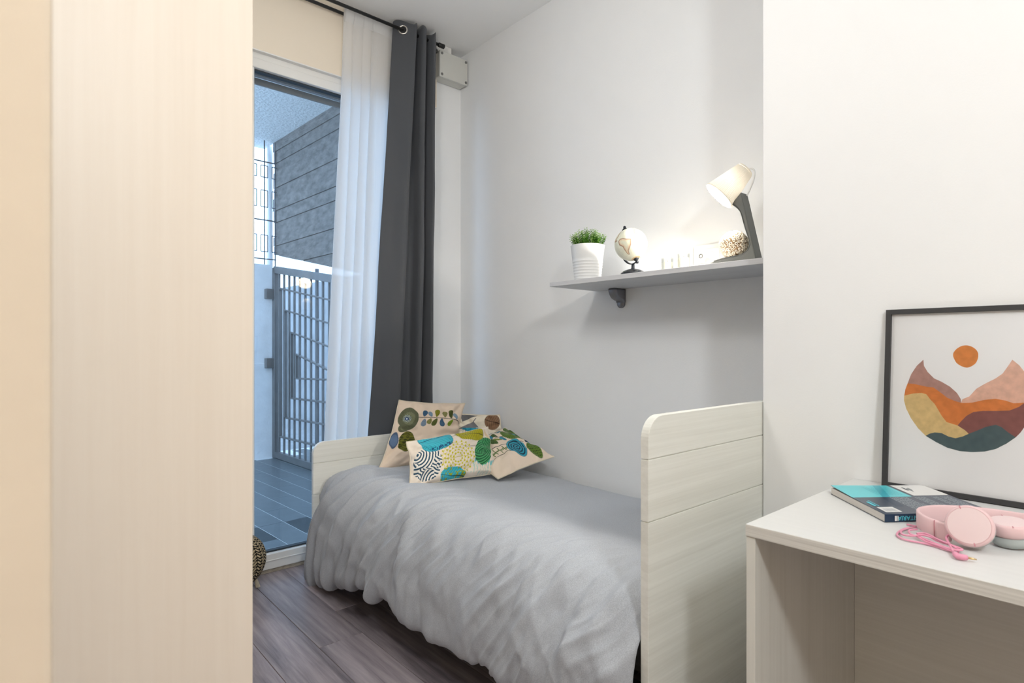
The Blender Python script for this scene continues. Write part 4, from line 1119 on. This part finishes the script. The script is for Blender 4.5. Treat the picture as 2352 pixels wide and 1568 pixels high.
# ---------------------------------------------------------------- cushions
class Art:
    """flat textile print drawn on numpy arrays"""
    def __init__(s, x, y, base):
        s.x, s.y = x, y
        s.c = np.ones(x.shape + (3,)) * srgb(base)
    def put(s, m, col):
        m = np.clip(m, 0, 1)[..., None]; s.c = s.c * (1 - m) + srgb(col) * m
    def ell(s, cx, cy, rx, ry, rot=0, p=2.0):
        a = math.radians(rot); dx, dy = s.x - cx, s.y - cy
        u = (dx * math.cos(a) + dy * math.sin(a)) / rx; v = (-dx * math.sin(a) + dy * math.cos(a)) / ry
        return u, v, (np.abs(u) ** p + np.abs(v) ** p) ** (1 / p)
    def disc(s, cx, cy, rx, ry, col, rot=0, p=2.0):
        u, v, r = s.ell(cx, cy, rx, ry, rot, p)
        m = np.clip((1 - r) * min(rx, ry) / 6 + .5, 0, 1); s.put(m, col); return u, v, r, m
    def path(s, pts, w, col, closed=False):
        best = np.full(s.x.shape, 1e9)
        P_ = [(p.x, p.y) for p in catmull([(a, b, 0) for a, b in pts], 6, closed)]
        if closed: P_.append(P_[0])
        for (x0, y0), (x1, y1) in zip(P_, P_[1:]):
            dx, dy = x1 - x0, y1 - y0
            t = np.clip(((s.x - x0) * dx + (s.y - y0) * dy) / (dx * dx + dy * dy + 1e-9), 0, 1)
            best = np.minimum(best, np.hypot(s.x - x0 - t * dx, s.y - y0 - t * dy))
        s.put(np.clip((w - best) / 3 + .5, 0, 1), col)
    def veins(s, u, v, m, k, slope, w, col, both=True):
        f = (u * k - np.abs(v) * slope) % 1.0
        ln = np.clip((w - np.abs(f - .5)) * 14, 0, 1)
        mid = np.clip((.05 - np.abs(v)) * 30, 0, 1)
        s.put(np.maximum(ln, mid) * m, col)
    def leaf(s, cx, cy, L, w, ang, col, tex='#000000', ta=.25):
        """drop-shaped leaf whose tip points along ang"""
        a = math.radians(ang); dx, dy = s.x - cx, s.y - cy
        u = (dx * math.cos(a) + dy * math.sin(a)) / L; v = (-dx * math.sin(a) + dy * math.cos(a)) / w
        wd = np.sqrt(np.clip(1 - u * u, 0, 1)) * (1 - .42 * u)
        m = np.clip((wd - np.abs(v)) * w / 5 + .3, 0, 1) * (np.abs(u) < 1)
        s.put(m, col)
        s.put(m * ta * (vnoise(s.x / 9, s.y / 9, 40) > .15), tex)
    def yarn(s, u, v, m, cols, freq, seed):
        reg = vnoise(u * 1.3 + 7, v * 1.3 + 3, seed)
        d1 = np.hypot(u - .5, v - .9); d2 = np.hypot(u + .8, v + .6); d3 = np.hypot(u - 1.0, v + .9)
        ph = np.where(reg > .18, d1, np.where(reg < -.2, d2, d3)) * freq
        s.put(m * (np.sin(ph) > .15) * 1.0, cols)

def art_teal(x, y):
    s = Art(x, y, '#efe2d2')
    for k in range(9):
        s.path([(1540 + 26 * k, 200 + 22 * k), (1600 + 24 * k, 330 + 26 * k), (1640 + 18 * k, 470 + 20 * k)], 4, '#dcb878')
    s.put((x > 1280) * (y > 850) * (vnoise(x / 20, y / 60, 3) > .55) * .6, '#8fd0c8')
    for k in range(10):
        xx = 1350 + 68 * k; yt = 900 + (k * 37 % 60) - 10 * k * .3
        s.path([(xx, yt), (xx - 6, 1140)], 3, '#8ec9bf')
        s.disc(xx, yt, 24, 48, '#62bfc6')
    for k in range(5):
        s.path([(1850, 1060), (1890 + 40 * k, 960 + 36 * k)], 3, '#6cc3c0')
    s.path([(820, 380), (930, 358)], 4, '#3d4145'); s.path([(1080, 655), (1320, 622)], 4, '#4a4a44')
    for sc in (.26, .44, .62, .80, .98):
        s.path([(950 + 330 * sc * math.cos(a), 880 + 330 * sc * math.sin(a)) for a in np.linspace(0, 2 * PI, 14, endpoint=False)], 5, '#d9cf62', True)
        n_ = int(6 + sc * 18)
        for k in range(n_):
            a = 2 * PI * k / n_ + sc * 3
            s.disc(950 + 355 * sc * math.cos(a), 880 + 350 * sc * math.sin(a), 17, 20, '#c9bd1e')
    s.path([(600, 940), (950, 870), (1250, 815)], 5, '#c9bd3a')
    u, v, r, m = s.disc(900, 1230, 270, 170, '#3fb3c4')
    s.put(m * (vnoise(x / 34, y / 34, 6) > .35), '#9aa82a'); s.veins(u, v, m, 5, 1.6, .07, '#1c4d5c')
    u, v, r, m = s.disc(350, 1010, 265, 330, '#f0eadf', 0, 2.4); s.yarn(u, v, m, '#2b4d63', 30, 51)
    u, v, r, m = s.disc(515, 470, 318, 262, '#3fb4c6', -22, 2.6)
    u2, v2, r2 = s.ell(515, 470, 318, 262, -22)
    s.veins(u2, v2 + .25, m, 5.5, 2.2, .075, '#1d5a6e')
    s.put(m * (v > .62) * (vnoise(x / 18, y / 30, 9) > .1), '#1d4e78')
    for a in np.linspace(0, 2 * PI, 40): s.path([(515 + 300 * math.cos(a), 470 + 235 * math.sin(a)), (515 + 330 * math.cos(a), 470 + 262 * math.sin(a))], 3, '#1d5a6e')
    u, v, r, m = s.disc(1545, 690, 225, 280, '#4ea667', 20, 2.4); s.yarn(u, v, m, '#1e5a3c', 34, 53)
    u, v, r, m = s.disc(1215, 330, 315, 172, '#b4ab17', 3, 2.2); s.veins(u, v, m, 7.5, 1.3, .08, '#34391a')
    for a in np.linspace(0, 2 * PI, 46): s.path([(1215 + 300 * math.cos(a), 330 + 160 * math.sin(a)), (1215 + 328 * math.cos(a), 330 + 186 * math.sin(a))], 3, '#6d6c1a')
    return s.c

def art_stem(x, y):
    s = Art(x, y, '#e6d2bd')
    s.path([(690, 512), (850, 518), (1050, 535), (1300, 575), (1460, 605), (1530, 660)], 6, '#33302c')
    s.path([(340, 872), (420, 866)], 5, '#33302c')
    for (cx, cy, L, w, a, c) in ((815, 440, 62, 44, 105, '#3d6080'), (920, 455, 60, 38, 68, '#7893aa'), (1040, 440, 80, 44, 100, '#86841f'), (1188, 468, 72, 42, 98, '#86834f'), (1305, 470, 92, 46, 88, '#4c5422'), (1405, 515, 76, 42, 68, '#7f98ad'),
                                (785, 620, 80, 44, -70, '#7b8ea2'), (888, 600, 66, 40, -58, '#85844a'), (985, 620, 88, 42, -55, '#565f2a'), (1118, 640, 88, 46, -90, '#3f5f7c'), (1285, 650, 74, 42, -50, '#7f9a24')):
        s.leaf(cx, cy, L, w, a, c)
    for (cx, cy, rx, ry, rot) in ((440, 690, 110, 80, -20), (525, 530, 165, 222, 16)):
        u, v, r, m = s.disc(cx, cy, rx, ry, '#6c7053', rot)
        an = np.arctan2(v, u)
        s.put(m * (np.sin(an * 60) > .2) * (r > .55), '#474b38')
        s.put(m * (np.sin(an * 60 + r * 8) > .55) * (r > .3) * (r < .6), '#8d9070')
    s.disc(495, 530, 66, 76, '#5f6a5e', 0); 
    u, v, r = s.ell(495, 530, 66, 76)
    s.put((r < 1) * (np.sin(np.arctan2(v, u) * 12) * np.sin(r * 14) > .3), '#c8d2cc')
    s.disc(490, 530, 32, 36, '#26406a'); s.disc(490, 530, 13, 15, '#cfd8e0')
    u, v, r, m = s.disc(480, 955, 138, 190, '#6d6d20', 10)
    s.put(m * (np.sin(v * 26 + vnoise(x / 50, y / 14, 5) * 3) > .35), '#3a3b14')
    u, v, r, m = s.disc(275, 905, 68, 150, '#5c7290', 10)
    s.put(m * (r > .78) * (np.sin(np.arctan2(v, u) * 40) > 0), '#2e3f58')
    return s.c

def art_leaves(x, y):
    s = Art(x, y, '#ead8c4')
    for pts in ([(1440, 650), (1550, 640), (1690, 615)], [(1440, 640), (1480, 690)], [(1480, 800), (1560, 745), (1680, 712)], [(1500, 890), (1600, 840), (1720, 810), (1900, 765)], [(1530, 985), (1640, 930), (1790, 885), (1920, 850)]):
        s.path(pts, 3, '#3a3d38')
    for (x0, y0, x1, y1) in ((1510, 910, 1560, 950), (1545, 880, 1590, 930), (1590, 860, 1640, 915), (1640, 845, 1690, 900), (1690, 830, 1730, 885)):
        s.path([(x0, y0), (x1, y1)], 4, '#55702f'); s.path([(x0 - 10, y0 + 45), (x1 + 10, y0 + 5)], 4, '#55702f')
    u, v, r, m = s.disc(1552, 622, 98, 40, '#1f7f94', 8); s.put(m * (np.sin(v * 18) > .6) * .6, '#12505f')
    s.leaf(1735, 600, 80, 34, 30, '#4d6b2a'); s.leaf(1485, 740, 36, 34, 70, '#2e8aa0'); s.leaf(1540, 722, 30, 30, 70, '#2b7f98')
    s.leaf(1580, 705, 40, 18, 30, '#3f5a2c'); s.leaf(1665, 745, 38, 20, 12, '#2c87a0'); s.leaf(1570, 785, 48, 24, 28, '#44602c'); s.leaf(1615, 765, 42, 14, 5, '#7b8a2c'); s.leaf(1492, 825, 34, 20, 5, '#2c8ca4')
    u, v, r, m = s.disc(1765, 695, 130, 58, '#5f7d2e', 12); s.put(m * (np.sin(np.arctan2(v, u) * 40) > .3) * (r > .5), '#3f5a22')
    s.disc(1772, 688, 48, 26, '#2a3a34'); s.disc(1778, 686, 24, 14, '#35a3ae')
    u, v, r, m = s.disc(1790, 850, 110, 84, '#2f9db4', 35); s.put(m * (np.sin(r * 26) > .1), '#12384c')
    u, v, r, m = s.disc(1975, 775, 80, 42, '#2f95a6', 30); s.leaf(1915, 745, 40, 16, 40, '#123848')
    u, v, r, m = s.disc(1975, 850, 85, 58, '#5d7a2a', 28); s.put(m * (np.sin(u * 20) * np.sin(v * 16) > .45), '#24331a')
    return s.c

def art_triangles(x, y):
    s = Art(x, y, '#e9e0cd')
    def tri(pts, col, tex=True):
        d, ins = poly_dist(x, y, pts); s.put(ins * 1.0, col)
        if tex: s.put(ins * (np.sin(x * .5) * np.sin(y * .5) > 0.1), '#8a8a8a')
    tri([(1165, 355), (1350, 360), (1190, 445)], '#4a4a4c'); tri([(1150, 520), (1305, 445), (1355, 505), (1260, 530)], '#77777c')
    s.path([(1305, 445), (1330, 400)], 4, '#555558')
    tri([(1180, 515), (1400, 515), (1385, 580), (1280, 575)], '#2c9ab4', False)
    s.put(((x > 1180) & (x < 1400) & (y > 512) & (y < 585)) * (vnoise(x / 9, y / 14, 2) > .3) * .6, '#156a86')
    u, v, r, m = s.disc(1500, 440, 82, 95, '#8a6a50', 15); s.veins(u, v, m, 3.5, 1.2, .08, '#2a1c14')
    s.path([(1450, 620), (1520, 560), (1600, 540)], 3, '#77706a')
    return s.c

def cushion(label, corners, art_corners, art, T, seed, n_=300):
    """corners in order bottom-left, bottom-right, top-right, top-left"""
    BL, BR, TR, TL = [np.array(c, float) for c in corners]
    ctr = (BL + BR + TR + TL) / 4
    base = ctr.copy(); base[2] = min(c[2] for c in (BL, BR, TR, TL))
    t = thing('cushion', label, 'cushion', tuple(base), 'printed cushions on the bed')
    g = np.linspace(-1, 1, n_); Uu, Vv = np.meshgrid(g, g, indexing='ij')
    def bil(c4, u, v):
        a, b = (u + 1) / 2, (v + 1) / 2
        c = [np.array(q, float) for q in c4]
        return (c[0] * ((1 - a) * (1 - b))[..., None] + c[1] * (a * (1 - b))[..., None] + c[2] * (a * b)[..., None] + c[3] * ((1 - a) * b)[..., None])
    u2 = Uu * (1 - .060 * Uu ** 2 * (1 - Vv ** 2) + .0); v2 = Vv * (1 - .060 * Vv ** 2 * (1 - Uu ** 2))
    u2 = u2 + .012 * vnoise(Vv * 4, Uu * 0 + seed, seed) * np.abs(Uu) ** 6
    v2 = v2 + .012 * vnoise(Uu * 4, Vv * 0 + seed, seed + 3) * np.abs(Vv) ** 6
    P0 = bil(corners, u2, v2)
    nrm = np.cross(BR - BL, TL - BL); nrm = nrm / np.linalg.norm(nrm)
    prof_ = (((1 - np.abs(Uu) ** 3.4) * (1 - np.abs(Vv) ** 3.4)).clip(0)) ** .62 * (.82 + .18 * (1 - Uu ** 2) * (1 - Vv ** 2))
    # gathers fanning out of the corners
    edge_w = (np.abs(Uu) ** 3 + np.abs(Vv) ** 3) * ((1 - Uu ** 2) * (1 - Vv ** 2)) ** .3
    wr = .008 * vnoise(Uu * 3.2 + seed, Vv * 3.2, seed + 5) + .004 * vnoise(Uu * 7 + seed, Vv * 7, seed + 8) + .014 * edge_w * np.sin(np.arctan2(Vv * 1.0, Uu) * 13 + seed + 2 * vnoise(Uu * 3, Vv * 3, seed + 6))
    A2 = bil([(*c, 0) for c in art_corners], Uu, Vv)
    col = art(A2[..., 0], A2[..., 1])
    F = P0 + nrm * (T * prof_ + wr * np.minimum(1, prof_ * 3))[..., None] - base
    Bk = P0 - nrm * (T * .85 * prof_)[..., None] - base
    grid_obj('printed_front', F, 'cushion_print', t, col)
    plain_c = np.ones_like(col) * srgb('#e2ddd6')
    grid_obj('plain_back', Bk[::-1][::3], 'cushion_print', t, plain_c[::3])
    # sewn edge
    k = np.r_[np.arange(0, n_, 4), n_ - 1]
    loop = [F[i, 0] for i in k] + [F[-1, j] for j in k[1:]] + [F[i, -1] for i in k[::-1][1:]] + [F[0, j] for j in k[::-1][1:]]
    tube('seam', [tuple(p) for p in loop], .0028, 'tassel', t, 8)
    return t

cushion('cream cushion with a leafy stem print against the headboard', [(1.362, 2.535, .497), (1.815, 2.530, .487), (1.975, 2.655, .775), (1.550, 2.660, .818)],
        [(60, 1390), (1500, 1390), (1640, 195), (435, 140)], art_stem, .050, 1)
cushion('front cushion printed with large teal, olive and green leaves', [(1.297, 2.140, .497), (1.762, 2.090, .497), (1.855, 2.300, .688), (1.346, 2.250, .672)],
        [(60, 1440), (2020, 1085), (1640, 110), (20, 440)], art_teal, .052, 2)
cushion('cushion with small green and blue leaves leaning on the side wall', [(1.695, 2.025, .492), (2.015, 1.985, .560), (2.060, 2.405, .652), (1.745, 2.430, .560)],
        [(1530, 1170), (2165, 850), (1680, 545), (1200, 690)], art_leaves, .048, 3)
cushion('rearmost cushion with grey triangles and a brown leaf in the corner', [(1.85, 2.590, .50), (2.080, 2.410, .50), (2.096, 2.490, .712), (1.88, 2.668, .728)],
        [(1130, 800), (1600, 800), (1585, 360), (1060, 340)], art_triangles, .024, 4)

# ---------------------------------------------------------------- woven floor cushion by the door
wc = thing('woven_cushion', 'black and cream woven floor cushion with tassel beside the wardrobe', 'cushion', (0.742, 2.74, 0.0))
n_ = 160
th = np.linspace(0, 2 * PI, n_, endpoint=False); phv = np.linspace(PI / 2, -PI / 2, 100)
TH_, PH_ = np.meshgrid(th, phv, indexing='ij')
cx = np.sign(np.cos(TH_)) * np.abs(np.cos(TH_)) ** .8; cy = np.sin(TH_)
Pw = np.stack([.158 * np.cos(PH_) ** .8 * cx, .085 * np.cos(PH_) ** .8 * cy, .142 + .125 * np.sin(PH_) + 0 * TH_], -1)
zig = np.abs(((TH_ * 16 / PI) % 2) - 1)
fz = (PH_ * 9 + zig * 1.2) % 1
fz2 = np.sin(TH_ * 16)
msk = ((fz > .40) | (np.abs(fz2) < .22))[..., None]
colw = np.where(msk, srgb('#120f0c'), srgb('#c9b795'))
grid_obj('cover', Pw, 'woven_print', wc, colw, True, True)
bm = bmesh.new()
for k in range(14):
    a = 2 * PI * k / 14
    tube_into(bm, [(.112 + .004 * math.cos(a), .004 * math.sin(a), .050), (.124 + .009 * math.cos(a), .009 * math.sin(a), .004)], [.002, .0015], 5)
tube_into(bm, [(.100, 0, .062), (.113, 0, .048)], [.004, .006], 8)
from_bm('tassel', bm, 'tassel', wc)
